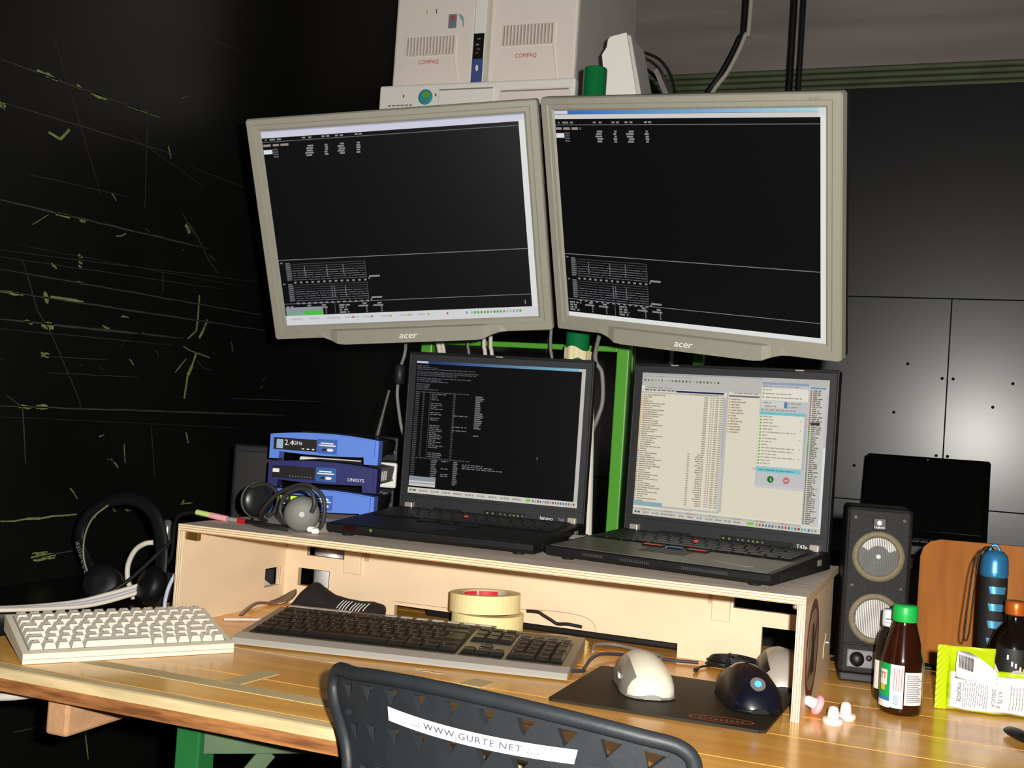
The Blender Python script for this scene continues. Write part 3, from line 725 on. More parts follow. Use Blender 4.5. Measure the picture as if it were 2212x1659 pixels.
def make_laptop(label, M, kind):
    t = thing('laptop_computer', label, 'laptop', M, 'black laptops on the plywood riser')
    bd = MB(); bd.prism([(.015, .0035), (.015, .0278), (0, .0281), (-.2375, .0173), (-.2395, .0160), (-.2395, .0085), (-.232, .0035)], -.1555, .1555, 'x')
    DK = TR(0, 0, .0281) @ RX(2.6) @ TR(0, 0, -.0275)
    body = bd.build('base', m_tp, t)
    for x in (-.13, .13):
        for y in (-.222, -.04): MB().lathe([(.008, 0), (.009, .0038)], 14, 0, TR(x, y, 0)).build('foot', m_blackpl, t)
    # keyboard well and keys
    MB().b2((-.1440, -.1280, .0273), (.1440, -.0160, .0279)).build('key_bed', mat('key_bed', (9, 9, 9), .6), t, DK)
    u = .0190; x0 = -.1425; rows = [
        [.9] * 16, [.95] + [1] * 12 + [2.05], [1.5] + [1] * 12 + [1.5], [1.75] + [1] * 11 + [2.25], [2.25] + [1] * 10 + [2.75], [1, 1.2, 1, 1.2, 5, 1.2, 1.2, 1.2, 1, 1]]
    ycur = -.0175; depths = [.0125, .0185, .0185, .0185, .0185, .0185]
    for r, row in enumerate(rows):
        tot = sum(row); k = .285 / (tot * u); x = x0; d = depths[r]
        for w_ in row:
            w = w_ * u * k
            me = key_mesh('key', w - .0012, d - .0014, .0028, .0013, [m_key, m_keyl], .0016)
            inst(me, 'key', t, DK @ TR(x + w / 2, ycur - d / 2, .0276)); x += w
        ycur -= d + (.001 if r == 0 else 0)
    MB().lathe([(.0001, .0042), (.0034, .0040), (.0038, .0030), (.0030, 0)][::-1], 14, 0, TR(-.012, -.066, .0278)).build('pointing_stick', m_redb, t, DK)
    # palm rest, pad and pad buttons
    pm = m_palm if kind else m_tp
    MB().prism([(-.1500, -.236), (.1500, -.236), (.1500, -.1290), (-.1500, -.1290)], .0274, .0281, 'z').build('palm_rest', pm, t, DK)
    for i, x in enumerate((-.044, -.0115, .0205)):
        bt = MB().b2((x - .0155 if i != 1 else x - .0105, -.1445, .0281), (x + .0155 if i != 1 else x + .0105, -.1310, .0305), bev=.0008).build('pad_button', m_tp, t, DK)
        if kind: MB().b2((x - .013, -.1440, .0304), (x + .013, -.1415, .0309)).build('colour_stripe', (m_redb, m_blue, m_redb)[i], bt)
    MB().b2((-.044, -.1900, .0280), (.0205, -.1475, .0284)).build('touch_pad', mat('touch_pad', (34, 34, 35), .55), t, DK)
    if kind: MB().prism([(.062, -.192), (.110, -.212), (.122, -.205), (.090, -.196)], .0281, .0283, 'z').build('wear_patch', mat('worn_patch', (150, 142, 116), .5), t, DK)
    else: MB().b2((-.108, -.0145, .0277), (-.088, -.0105, .0290), bev=.0006).build('access_button', m_blue, t, DK)
    for x in ((-.122, -.1135, -.105) if not kind else ()): MB().lathe([(.0024, 0), (.0024, .0016)], 10, 0, TR(x - .012, -.0125, .0278)).build('volume_button', m_ledw, t, DK)
    # front details
    vent = MB()
    for (a, n) in ((-.10, 12), (-.045, 16), (.04, 24)):
        for q in range(n if kind else 0):
            vent.b2((a + q * .0026, -.2398, .0092), (a + q * .0026 + .0012, -.2392, .0132))
    if kind: vent.build('front_vents', mat('vent_grey', (56, 56, 56), .6), t)
    else:
        MB().box((-.119, -.2396, .0122), (.020, .0008, .006)).build('infrared_port', mat('ir_red', (40, 8, 8), .2), t)
        MB().box((-.086, -.2397, .0122), (.0035, .0008, .004)).build('front_led', m_led, t)
    MB().b2((-.020, -.2402, .0130), (.012, -.2390, .0162), bev=.0006).build('lid_latch', m_blackpl, t)
    for sx in (-1, 1):
        sd = MB()
        sd.b2((sx * .1553 - .0006, -.20, .007), (sx * .1553 + .0006, -.06, .0155)); sd.build('drive_bay', m_blackpl, t)
        MB().b2((sx * .1553 - .0006, -.045, .012), (sx * .1553 + .0006, -.028, .020)).build('port', m_hinge, t)
    # lid
    tilt = {0: -.46, 1: -1.0}[kind]
    L = TR(0, 0, .030) @ RX(tilt)
    lid = MB().b2((-.1558, .0035, -.0045), (.1558, .0165, .2490), bev=.003).build('lid', m_tp, t, L)
    bz = MB(); bz.plate([-.1545, -.1432, .1432, .1545], [-.0040, .0205, .2352, .2480], lambda i, j: not (i == 1 and j == 1), -.0002, .0042)
    bz.build('screen_bezel', m_tp2, t, L)
    MB().b2((-.1435, .0016, .0202), (.1435, .0040, .2355)).build('display_panel', m_lcd, t, L)
    mb, ms = screen_mesh(lap_ui_light() if kind else lap_ui_dark(), .2857, .2143, .82 if kind else .80)
    mb.build('screen_image', ms, t, L @ TR(0, .0016, .0208 + .10715))
    rim = MB()
    for z in (.2480,): rim.b2((-.1555, -.0012, .2450), (.1555, .0035, .2495), bev=.001)
    for sx in (-1, 1): rim.b2((sx * .1545 - .0016, -.0012, -.0040), (sx * .1545 + .0016, .0035, .2480), bev=.0008)
    rim.build('lid_rim', m_tp, t, L)
    MB().b2((-.152, -.0012, .0150), (.152, .0, .0156)).build('seam', m_blackpl, t, L)
    for x in (-.1355, .1385):
        MB().b2((x - .0065, -.010, -.0055), (x + .0065, .004, .0062), bev=.001).build('hinge', m_hinge, t, L)
    li = MB().b2((-.008 if not kind else .0, -.0014, -.0035), (.108 if kind else .062, -.0003, .0045), bev=.0004).build('indicator_strip', m_blackpl, t, L)
    for q, x in enumerate((0, .009, .022, .029, .038, .0445, .051, .0585)):
        on = q in (0, 1, 5, 6)
        MB().box((x + (.004 if kind else -.002), -.0017, .0006), (.0030, .0005, .0028), bev=.0002).build('indicator_led', m_led if on else m_ledw, li)
    MB().b2((-.095, -.0016, -.0035), (-.045, -.0003, .0010), bev=.0003).build('vent_slot', m_blackpl, t, L)
    if kind: text('T43p', .0075, L @ TR(.1195, -.0018, .0008) @ FRONT, m_white_ink, t)
    else:
        text('lenovo', .0078, L @ TR(.0955, -.0006, .0010) @ FRONT, m_white_ink, t)
        text('T60', .0065, L @ TR(.1195, -.0006, .0008) @ FRONT, mat('dim_ink', (140, 140, 140), .5), t)
    for x in ((-.09, .10) if kind else (0.0,)): MB().b2((x - .006, -.0020, .2462), (x + .006, -.0008, .2480)).build('latch_hook', m_hinge, t, L)
    return t
make_laptop('black laptop on the left of the riser showing a black terminal screen', TR(-.695, 1.707, ZR) @ RZ(1.72), 0)
make_laptop('black laptop on the right of the riser showing a cream file manager screen', TR(-.324, 1.691, ZR) @ RZ(-9.71), 1)
# ================================================================== COMPUTERS ON THE SHELF
m_beige = mat('beige_plastic', (236, 226, 216), 0.55, spec=.3, vary=.03, vscale=60)
m_beige2 = mat('grey_sheet_metal', (206, 198, 194), 0.6, spec=.3, vary=.05, vscale=20)
m_wht = mat('white_plastic', (238, 236, 228), 0.5, spec=.3)
m_slot = mat('slot_shadow', (140, 130, 120), 0.8)
m_redink = mat('red_ink', (206, 60, 70), 0.5)
YF = 2.25
def tower(label, x0, x1, vents, ztxt, zled, sticker):
    xc = (x0 + x1) / 2; z0 = 1.7735
    t = thing('computer_tower', label, 'computer', TR(xc, YF, z0), 'beige computer towers on the shelf')
    w = (x1 - x0)
    MB().b2((-w / 2 + .003, .02, .004), (w / 2 - .003, .43, .440), bev=.003).build('case', m_beige2, t)
    MB().b2((-w / 2, .0, .0), (w / 2, .022, .442), bev=.006).build('front_bezel', m_beige, t)
    va, vb, vz0, vz1 = vents
    va -= xc; vb -= xc; vz0 -= z0; vz1 -= z0
    # swelling panel under the vents
    MB().loft([[(va - .002, .004, vz0 - .004), (vb + .002, .004, vz0 - .004), (vb + .016, .004, .004), (va - .020, .004, .004)],
               [(va, -.006, vz0 - .006), (vb, -.006, vz0 - .006), (vb + .012, -.003, .008), (va - .016, -.003, .008)]], smooth=False).build('front_panel', m_beige, t)
    n = 15; st = (vb - va) / n
    for k in range(n):
        MB().b2((va + k * st + st * .30, -.0006, vz0), (va + k * st + st * .72, .002, vz1), M=None).build('vent_slot', m_slot, t)
    for k in range(n + 1):
        MB().b2((va + k * st - st * .22, -.005, vz0 - .002), (va + k * st + st * .22, .001, vz1), bev=.0008).build('vent_rib', m_beige, t)
    text('COMPAQ', .0125, TR((va + vb) / 2, -.0058, ztxt - z0) @ FRONT, m_redink, t, sx=.9)
    for k, dx in enumerate((-.010, .012)):
        MB().box(((va + vb) / 2 + dx - .004, -.0004, zled - z0), (.0022, .001, .010)).build('status_light', (mat('led_yellow', (190, 196, 110), .4), mat('led_off', (96, 96, 84), .4))[k], t)
    if sticker:
        MB().box((sticker[0] - xc, -.0004, sticker[1] - z0), (.019, .0008, .030)).build('sticker', mat('hologram', (120, 128, 138), .35), t)
        MB().box((sticker[0] - xc, -.0009, sticker[1] - z0 + .008), (.008, .0008, .008)).build('sticker_mark', mat('logo_red', (190, 70, 60), .5), t)
        for r in (.008, .012, .016):
            MB().tube([(sticker[0] - xc + .024 - r * .6 + r * math.cos(a) * .8, -.0006, sticker[1] - z0 - .006 + r * math.sin(a) * 1.2) for a in (-.4, .3, 1.0, 1.7)], .0014, 5, n=3).build('sticker_arc', mat('arc_blue', (150, 176, 186), .5), t)
    return t
tower('beige computer tower left of the slim blue box, with grey hologram sticker', -1.213, -1.021, (-1.182, -1.066, 1.846, 1.886), 1.829, 1.941, (-1.076, 1.917))
tower('beige computer tower right of the slim blue box, grey side showing', -.988, -.792, (-.957, -.842, 1.857, 1.900), 1.832, 1.957, None)
t = thing('slim_network_box', 'slim white and blue network box wedged upright between the two beige towers', 'network box', TR(-1.0045, 2.235, 1.7715))
MB().b2((-.0135, 0, 0), (.0135, .20, .33), bev=.002).build('case', m_wht, t)
MB().b2((-.0125, -.0012, .0), (.0125, .0005, .056), bev=.0005).build('blue_panel', mat('box_blue', (70, 86, 140), .4), t)
MB().b2((-.0120, -.0014, .056), (.0120, .0005, .110), bev=.0005).build('black_panel', m_blackpl, t)
for k, (z, c) in enumerate(((.068, (130, 60, 40)), (.076, (90, 120, 50)), (.086, (150, 150, 150)), (.098, (120, 120, 120)))):
    MB().box((-.002 + .003 * (k % 2), -.0018, z), (.006, .0008, .003)).build('indicator', mat('indicator_%d' % k, c, .4), t)
MB().lathe([(.0045, 0), (.0045, .0006)], 14, 0, TR(.0, -.0012, .036) @ RX(90) @ Matrix.Diagonal((.7, 1.5, 1, 1))).build('logo_mark', m_white_ink, t)

t = thing('desktop_computer', 'flat white desktop computer lying under the two beige towers', 'computer', TR(-.999, 2.215, 1.640))
MB().b2((-.2215, .02, 0), (.2215, .44, .1315), bev=.003).build('case', m_beige2, t)
MB().b2((-.2230, 0, .0), (.2230, .024, .1325), bev=.004).build('front_bezel', m_wht, t)
MB().b2((-.080, -.003, .080), (.046, .002, .120), bev=.0015).build('drive_door', m_wht, t)
MB().b2((.058, -.0015, .076), (.215, .002, .114), bev=.0015).build('drive_bay', m_beige, t)
MB().b2((-.078, -.0042, .116), (.044, -.002, .1185)).build('slot_line', m_slot, t)
MB().b2((.062, -.003, .108), (.210, -.001, .1105)).build('slot_line', m_slot, t)
bd_ = MB().lathe([(.0165, 0), (.0165, .002), (.014, .003)], 24, 0, TR(-.1115, .0, .104) @ RX(90)).build('globe_badge', mat('badge_teal', (60, 150, 160), .4), t)
MB().lathe([(.008, .003), (.0078, .0036)], 12, 0, TR(-.1090, .0, .108) @ RX(90) @ Matrix.Diagonal((1.2, .8, 1, 1))).build('badge_land', mat('badge_green', (110, 170, 60), .4), bd_)
for x in (-.164, -.088): MB().box((x, -.0006, .108), (.003, .001, .006)).build('status_light', MATS['led_off'], t)
for x in (-.196, -.186, -.176, -.166, -.156, -.146): MB().box((x, -.0006, .088), (.007, .001, .003)).build('vent_slot', m_slot, t)

t = thing('loose_bezel', 'white plastic computer front bezel standing beside the green pole top', 'bezel', I4())
MB().prism([(-.676, 1.806), (-.671, 1.812), (-.640, 1.818), (-.600, 1.640), (-.664, 1.640), (-.686, 1.778), (-.6775, 1.792)], 2.10, 2.115, 'y').build('front_face', m_wht, t)
MB().prism([(-.638, 1.814), (-.632, 1.812), (-.590, 1.640), (-.600, 1.640)], 2.103, 2.20, 'y').build('side_face', m_beige2, t)
t = thing('bent_bracket', 'grey metal bracket leaning against the white loose bezel', 'bracket', I4())
MB().prism([(-.612, 1.776), (-.604, 1.780), (-.535, 1.640), (-.549, 1.640)], 2.205, 2.29, 'y').build('front_flange', mat('grey_bracket', (120, 110, 106), .5), t)
MB().prism([(-.607, 1.762), (-.600, 1.640), (-.560, 1.640)], 2.25, 2.29, 'y').build('web_plate', mat('bracket_dark', (52, 48, 46), .6), t)

m_cblack = mat('cable_black', (20, 20, 20), .5); m_cwhite = mat('cable_white', (206, 200, 188), .5); m_cgrey = mat('cable_grey', (120, 118, 114), .5)
def cable(label, pts, r, m, cat='cable', n=7, group=None, name='cable'):
    o = MB().tube(pts, r, 8, n=n).build(name, m); return tag(o, label, cat, group)
def PT(x, z, y): return (x, y, z)
cable('upper black cable loop curving out behind the grey tower side', [(-.79, 2.70, 1.98), (-.735, 2.70, 1.955), (-.70, 2.70, 1.90), (-.690, 2.70, 1.82), (-.692, 2.70, 1.644)], .0035, m_cblack)
cable('middle black cable loop curving out behind the grey tower side', [(-.80, 2.69, 1.95), (-.745, 2.69, 1.915), (-.718, 2.69, 1.86), (-.710, 2.69, 1.644)], .0040, m_cblack)
cable('lower short black cable loop behind the grey tower side', [(-.80, 2.68, 1.915), (-.765, 2.68, 1.89), (-.738, 2.68, 1.84), (-.735, 2.68, 1.644)], .0040, m_cblack)
cable('black cable slung beside the white one across the grey concrete', [(-.70, 3.45, 3.1), (-.688, 3.45, 2.33), (-.70, 3.45, 2.25), (-.745, 3.45, 2.15), (-.795, 3.45, 2.07), (-.84, 3.42, 1.9), (-.86, 3.42, .5), (-.86, 3.40, .008)], .008, m_cblack)
cable('white cable slung diagonally across the grey concrete', [(-.66, 3.43, 3.1), (-.667, 3.43, 2.33), (-.678, 3.43, 2.25), (-.72, 3.43, 2.15), (-.772, 3.43, 2.07), (-.82, 3.40, 1.9), (-.84, 3.40, .5), (-.84, 3.38, .008)], .007, m_cwhite)
cable('thick black vertical cable left of the pair on the concrete', [(-.545, 3.45, 3.1), (-.543, 3.45, 2.2), (-.546, 3.45, 1.5), (-.545, 3.45, .008)], .010, m_cblack)
cable('thin black vertical cable right of the pair on the concrete', [(-.519, 3.45, 3.1), (-.516, 3.45, 2.2), (-.518, 3.45, 1.5), (-.517, 3.45, .008)], .008, mat('cable_darkgrey', (30, 32, 36), .45))

# ================================================================== ROUTERS ON THE RISER
m_rblue = mat('router_blue', (96, 134, 222), .45, spec=.35); m_rnavy = mat('router_navy', (44, 46, 104), .45, spec=.35)
m_rblk = mat('router_black', (26, 26, 28), .35, spec=.5); m_rgrey = mat('router_grey', (130, 128, 124), .5)
def router(label, z, dz, kind, off=(0, 0)):
    M = TR(-.974 + off[0], 1.662 + off[1], z) @ RZ(14)
    t = thing('network_router', label, 'router', M, 'stacked blue routers')
    fm = m_rnavy if kind == 1 else m_rblue
    w = .091
    # front shell: arched block with two feet at the ends
    n = 12; top = []; bot = []
    for k in range(n + 1):
        x = -w + 2 * w * k / n; q = 1 - (x / w) ** 2
        top.append((x, .0395 + .006 * q)); bot.append((x, .013 - .0035 * q))
    poly = [(-w, .0), (-w + .016, .0), (-w + .017, bot[1][1])] + bot[2:-2] + [(w - .024, bot[-2][1]), (w - .023, 0), (w, 0)] + top[::-1]
    sh = MB()
    sh.prism(poly, -.004, .022, 'y'); sh.build('front_shell', fm, t)
    MB().prism([(p[0] * .94, .0125 + (p[1] - .0125) * .96) for p in bot] + [(p[0] * .94, p[1] - .0015) for p in top[::-1]], -.009, -.003, 'y').build('front_face', fm, t)
    body = MB()
    rows = []
    for y in (.020, .035, .120, .150):
        q = .92 if y in (.020, .150) else 1.0
        rows.append([(-.084, y, .013), (.084, y, .013), (.088 * q, y, .022), (.084, y, .0385), (.05, y, .042), (-.05, y, .042), (-.084, y, .0385), (-.088 * q, y, .022)])
    body.loft(rows, smooth=False); body.build('case', m_rgrey if kind == 1 else m_rblk, t)
    MB().b2((-.088, .146, 0), (.088, .156, .044), bev=.003).build('rear_shell', m_wht if kind == 1 else m_rblk, t)
    for sx in (-1, 1):
        if kind != 1: MB().lathe([(.001, .013), (.0135, .010), (.0150, 0), (.0135, -.010), (.001, -.013)], 18, 0, TR(sx * .083, .075, .0265) @ RX(90) @ Matrix.Diagonal((.55, 1, 3.6, 1))).build('side_bulge', m_rblk, t)
        else:
            for q in range(3): MB().box((sx * .0880, .045 + q * .014, .026), (.001, .007, .016), bev=.0004).build('side_vent', m_wht, t)
    yb = -.0094
    MB().b2((-.083, yb - .0004, .0150), (-.010, yb + .002, .0345), bev=.0006).build('display_window', m_blackpl, t)
    MB().b2((-.0095, yb - .0003, .0130), (.024, yb + .002, .0365), bev=.0005).build('name_label', mat('router_label_blue', (44, 92, 160), .4) if kind == 1 else mat('router_label_blue2', (58, 96, 180), .4), t)
    for k, (a, b_, zz) in enumerate(((-.004, .017, .0300), (-.007, .021, .0265))): MB().b2((a, yb - .0008, zz - .0010), (b_, yb, zz + .0010)).build('label_line', m_white_ink, t)
    MB().lathe([(.0042, 0), (.0042, .0006)], 14, 0, TR(.012, yb - .0002, .0195) @ RX(90) @ Matrix.Diagonal((1.4, .6, 1, 1))).build('label_badge', m_white_ink, t)
    MB().lathe([(.0036, 0), (.0036, .0006)], 14, 0, TR(.003, yb - .0002, .0195) @ RX(90) @ Matrix.Diagonal((1.3, .6, 1, 1))).build('label_badge', m_blackpl, t)
    if kind == 0:
        text('2.4', .0125, TR(-.0570, yb - .0010, .0268) @ FRONT, m_white_ink, t); text('GHz', .0085, TR(-.0425, yb - .0010, .0272) @ FRONT, m_white_ink, t)
        MB().b2((-.078, yb - .0010, .017), (-.067, yb - .0003, .032), bev=.0003).build('logo_badge', mat('badge_lightblue', (150, 176, 210), .4), t)
        for x in (-.033, -.0245, -.016): MB().box((x, yb - .0008, .0185), (.004, .0006, .0018)).build('led_mark', m_white_ink, t)
    elif kind == 1:
        MB().box((-.076, yb - .0008, .0265), (.011, .0006, .006)).build('led_mark', m_white_ink, t)
        for k in range(8): MB().box((-.052 + k * .005, yb - .0008, .0185), (.0018, .0006, .0022)).build('led_mark', m_ledw, t)
        text('LINKSYS', .0075, TR(.058, -.0098, .0195) @ FRONT, m_white_ink, t)
    else:
        for x, w_, mm in ((-.062, .007, 1), (-.053, .006, 0), (-.041, .011, 1)): MB().box((x, yb - .0008, .0290), (w_, .0006, .006), bev=.0002).build('led_window', mat('led_lime', (170, 210, 50), .4, emit=(190, 230, 50), es=.55) if mm else m_ledw, t)
        for x in (-.058, -.048): MB().box((x, yb - .0008, .0195), (.005, .0006, .002)).build('led_mark', m_white_ink, t)
        words_ = MB().b2((-.004, yb - .0012, .0300), (.016, yb, .0320)); words_.build('label_line', m_white_ink, t)
    if kind == 0:
        MB().tube([(.045, .158, .030), (.047, .160, .045), (.062, .162, .125)], [.0042, .004, .0028], 10, n=4).build('antenna', mat('antenna_grey', (70, 68, 62), .4), t)
    return t
router('bottom pale blue router of the stack with lime lights', ZR, 0, 2)
router('middle navy blue router of the stack with silver sides', ZR + .0455, 0, 1, (.002, .0))
router('top pale blue router of the stack with an upright antenna', ZR + .091, 0, 0, (.001, .001))
# small black box standing left of the routers
t = thing('satellite_box', 'small black box standing in the dark to the left of the router stack', 'speaker', TR(-1.175, 1.800, TB) @ RZ(20))
MB().b2((-.045, -.045, 0), (.045, .045, .250), bev=.004).build('cabinet', m_rblk, t)
MB().b2((-.040, -.0475, .01), (.040, -.0445, .238), bev=.001).build('grille', m_blackpl, t)

# ================================================================== CLIP-ON HEADPHONES ON THE RISER
m_hp = mat('headphone_grey', (104, 104, 100), .55, metal=.1); m_cord = mat('cord_dark', (46, 44, 42), .5)
t = thing('clip_headphones', 'grey and black ear-clip headphones lying in front of the router stack', 'headphones', I4())
CF = -CAM_F
def face_cam(p, r=0.0):
    d = (CAM_POS - Vector(p)); d.z *= .3
    return Matrix.Translation(p) @ d.to_track_quat('Z', 'Y').to_matrix().to_4x4()
A = (-.878, 1.450, ZR + .0265)
d1 = MB().lathe([(.0245, -.012), (.0255, -.006), (.0255, .002), (.0238, .006), (.020, .0085), (.010, .0100), (.0001, .0103)], 30, 0, face_cam(A)).build('ear_disc', m_hp, t)
MB().lathe([(.0040, .0102), (.0040, .0106)], 12, 0, face_cam(A)).build('disc_badge', mat('disc_badge', (150, 150, 146), .4), d1)
MB().tube([(A[0] + a, A[1] - .004, A[2] + b) for a, b in ((-.022, -.016), (-.034, .002), (-.027, .024), (-.006, .036), (.014, .034), (.022, .018), (.018, .004))], .0034, 8).build('ear_hook', m_cord, t)
B = (-.998, 1.517, ZR + .0325)
d2 = MB().lathe([(.0245, -.010), (.0262, -.004), (.0262, .002), (.022, .007), (.010, .009), (.0001, .0092)], 30, 0, Matrix.Translation(B) @ RZ(62) @ RX(86)).build('ear_disc', m_rblk, t)
MB().lathe([(.0262, -.0015), (.0275, 0), (.0262, .0015)], 30, 0, Matrix.Translation(B) @ RZ(62) @ RX(86), caps=False).build('disc_ring', mat('ring_silver', (170, 166, 150), .3, metal=.6), d2)
MB().tube([(B[0] - .006, B[1] - .012, B[2] + .020), (B[0] + .022, B[1] - .01, B[2] + .026), (B[0] + .042, B[1] - .01, B[2] + .012), (B[0] + .040, B[1] - .01, B[2] - .010), (B[0] + .030, B[1] - .012, B[2] - .020)], .0034, 8).build('ear_hook', m_cord, t)
MB().tube([(B[0] + .025, B[1] - .01, ZR + .004), (-.960, 1.470, ZR + .018), (-.925, 1.455, ZR + .050), (-.880, 1.450, ZR + .069), (-.853, 1.452, ZR + .060), (-.843, 1.452, ZR + .042), (-.845, 1.452, ZR + .014), (-.855, 1.452, ZR + .004)], .0030, 8).build('neck_band', m_cord, t)
MB().tube([(B[0] - .006, B[1], ZR + .004), (-.970, 1.465, ZR + .0035), (-.930, 1.440, ZR + .0035), (-.890, 1.435, ZR + .0035)], .0022, 6).build('cord', m_cord, t)
for p in ((-.860, 1.448, ZR + .0065), (-.852, 1.446, ZR + .005)): MB().lathe([(.001, -.006), (.0042, -.004), (.0042, .004), (.001, .006)], 10, 0, Matrix.Translation(p) @ RZ(30) @ RY(90)).build('cord_bead', m_wht, t)
MB().lathe([(.020, 0), (.020, .003), (.0195, .0125), (.001, .0135)], 24, 0, TR(-.8745, 1.492, ZR)).build('ear_pad', mat('pad_grey', (120, 112, 106), .8), t)

# jack plugs and small lead on the riser's left end
for lab, p0, p1, segs in (('lime and pink jack plugs lying at the left edge of the riser', (-1.072, 1.470, ZR + .010), (-1.020, 1.474, ZR + .0045), (((190, 214, 120), 0, .45, .0042), ((230, 160, 170), .45, 1.0, .0046))),
                          ('silver jack plug with red bands on a black lead on the riser', (-1.018, 1.474, ZR + .0045), (-.955, 1.470, ZR + .004), (((150, 146, 140), 0, .30, .0036), ((180, 30, 36), .30, .52, .0042), ((24, 24, 24), .52, 1.0, .0036)))):
    t = thing('jack_plug', lab, 'plug', I4())
    for c, a, b_, r in segs:
        pa = Vector(p0).lerp(Vector(p1), a); pb = Vector(p0).lerp(Vector(p1), b_)
        MB().tube([pa, pa.lerp(pb, .5), pb], r, 12, n=1).build('barrel', mat('plug_%d_%d_%d' % c, c, .4), t)
cable('black lead hanging from the jack plugs down behind the riser side', [(-1.072, 1.472, ZR + .010), (-1.115, 1.480, ZR - .004), (-1.135, 1.50, .83), (-1.16, 1.50, .80), (-1.20, 1.485, .765), (-1.23, 1.45, TB + .004)], .0028, m_cblack)
cable('thin black lead running from jack plug across the riser to the headphones', [(-.955, 1.470, ZR + .004), (-.93, 1.475, ZR + .003), (-.90, 1.478, ZR + .003)], .0022, m_cblack)
# ================================================================== KEYBOARDS
m_cher = mat('beige_keyboard', (222, 214, 194), .5, spec=.3)
m_cherk = mat('beige_key', (214, 208, 192), .5, spec=.3); m_cherl = mat('beige_key_legend', (120, 118, 112), .6)
m_cherk2 = mat('beige_key_grey', (176, 170, 158), .5, spec=.3)
t = thing('compact_keyboard', 'small beige compact keyboard at the left end of the work table', 'keyboard', TR(-1.004, 1.234, TB) @ RZ(54.26))
w, d = .259, .130
MB().prism([(-.0650, .0005), (-.0650, .0105), (-.0635, .0125), (.0635, .0362), (.0650, .0350), (.0650, .0165)], -w / 2, w / 2, 'x').build('case', m_cher, t)
MB().prism([(-.0654, .0052), (-.0654, .0060), (.0654, .0300), (.0654, .0292)], -w / 2 - .0004, w / 2 + .0004, 'x').build('case_seam', mat('seam_grey', (170, 162, 146), .7), t)
for x in (-.105, .105): MB().b2((x - .008, .050, 0), (x + .008, .060, .016), bev=.001).build('foot', m_cher, t)
TK = TR(0, 0, .0243) @ RX(10.58)
MB().b2((-.122, -.0560, -.0006), (.122, .0590, .0006), M=TK).build('key_well', mat('well_grey', (150, 144, 130), .7), t)
rows = [[1] * 15, [1] * 15, [1.4] + [1] * 12 + [1.6], [1.7] + [1] * 11 + [1.3, 1], [1.4] + [1] * 11 + [1.6, 1], [1, 1, 1, 1, 5.2, 1, 1, 1, .95, .95, .95]]
y = .0575; dep = .0188
for r, row in enumerate(rows):
    k = .241 / sum(row); x = -.1205
    for i, wu in enumerate(row):
        wk = wu * k
        me = key_mesh('beige_key', wk - .0012, dep - .0012, .0068, .0026, [m_cherk, m_cherl], .0022)
        inst(me, 'key', t, TK @ TR(x + wk / 2, y - dep / 2, .0004)); x += wk
    y -= dep

m_kb = mat('keyboard_silver_grey', (150, 142, 118), .45, spec=.4, metal=.15); m_kbrim = mat('keyboard_bright_rim', (196, 194, 186), .35, metal=.35)
m_bk = mat('keyboard_black_key', (28, 26, 22), .38, spec=.5); m_bkl = mat('keyboard_legend', (196, 196, 190), .6); m_bkw = mat('keyboard_dark_well', (20, 19, 16), .6)
t = thing('full_keyboard', 'long black and silver multimedia keyboard in front of the masking tape rolls', 'keyboard', TR(-.697, 1.466, TB) @ RZ(10.3))
w = .456
MB().prism([(-.085, .002), (-.087, .005), (-.083, .0095), (-.060, .0135), (.083, .0262), (.086, .0235), (.086, .004)], -w / 2, w / 2, 'x').build('case', m_kb, t)
MB().prism([(-.0875, .0022), (-.0885, .0052), (-.0845, .0103), (-.0655, .0142), (-.062, .0142), (-.062, .004)], -w / 2 - .0008, w / 2 + .0008, 'x').build('front_rim', m_kbrim, t)
TK = TR(0, .010, .0203) @ RX(5.05)
MB().b2((-.2155, -.0690, -.0004), (.0740, .0560, .0010), M=TK, bev=.0004).build('key_well', m_bkw, t)
MB().b2((.0790, -.0055, -.0004), (.1365, .0560, .0010), M=TK, bev=.0004).build('key_well', m_bkw, t)
MB().b2((.0790, -.0690, -.0004), (.1365, -.0480, .0010), M=TK).build('key_well', m_bkw, t)
MB().b2((.1415, -.0690, -.0004), (.2165, .0370, .0010), M=TK, bev=.0004).build('key_well', m_bkw, t)
MB().b2((-.2150, .0610, .0004), (.1000, .0725, .0036), M=TK).build('media_strip', mat('media_strip', (58, 44, 34), .3), t)
MB().b2((-.2130, .0620, .0034), (-.1160, .0690, .0048), bev=.0006, M=TK).build('media_bar', m_kbrim, t)
for k in range(7): MB().b2((-.064 + k * .0235, .0630, .0034), (-.047 + k * .0235, .0695, .0050), bev=.0005, M=TK).build('media_button', m_kbrim, t)
MB().b2((.118, .0520, .0010), (.205, .0600, .0014), M=TK).build('indicator_bar', mat('indicator_bar', (72, 60, 46), .4), t)
U = .0190
def put(x, y, wk, dk):
    me = key_mesh('black_key', wk - .0016, dk - .0016, .0044, .0022, [m_bk, m_bkl], .0022)
    inst(me, 'key', t, TK @ TR(x + wk / 2, y - dk / 2, .0009))
X0 = -.2135; Y0 = .0555; FD = .0150
x = X0
for grp in ((1,), (4,), (4,), (4,)):
    for q in range(grp[0]): put(x, Y0, U * .985, FD); x += U * .985
    x += U * (1.0 if grp[0] == 1 else .5)
rows = [[1] * 13 + [2], [1.5] + [1] * 12, [1.75] + [1] * 12, [1.25, 1] + [1] * 10 + [2.75], [1.25, 1.25, 1.25, 6.25, 1.25, 1.25, 1.25, 1.25]]
y = Y0 - FD - .0060
for r, row in enumerate(rows):
    x = X0
    for wu in row: put(x, y, wu * U, U); x += wu * U
    if r == 1: put(x, y, 1.5 * U, U * 1.98)
    if r == 2: pass
    y -= U
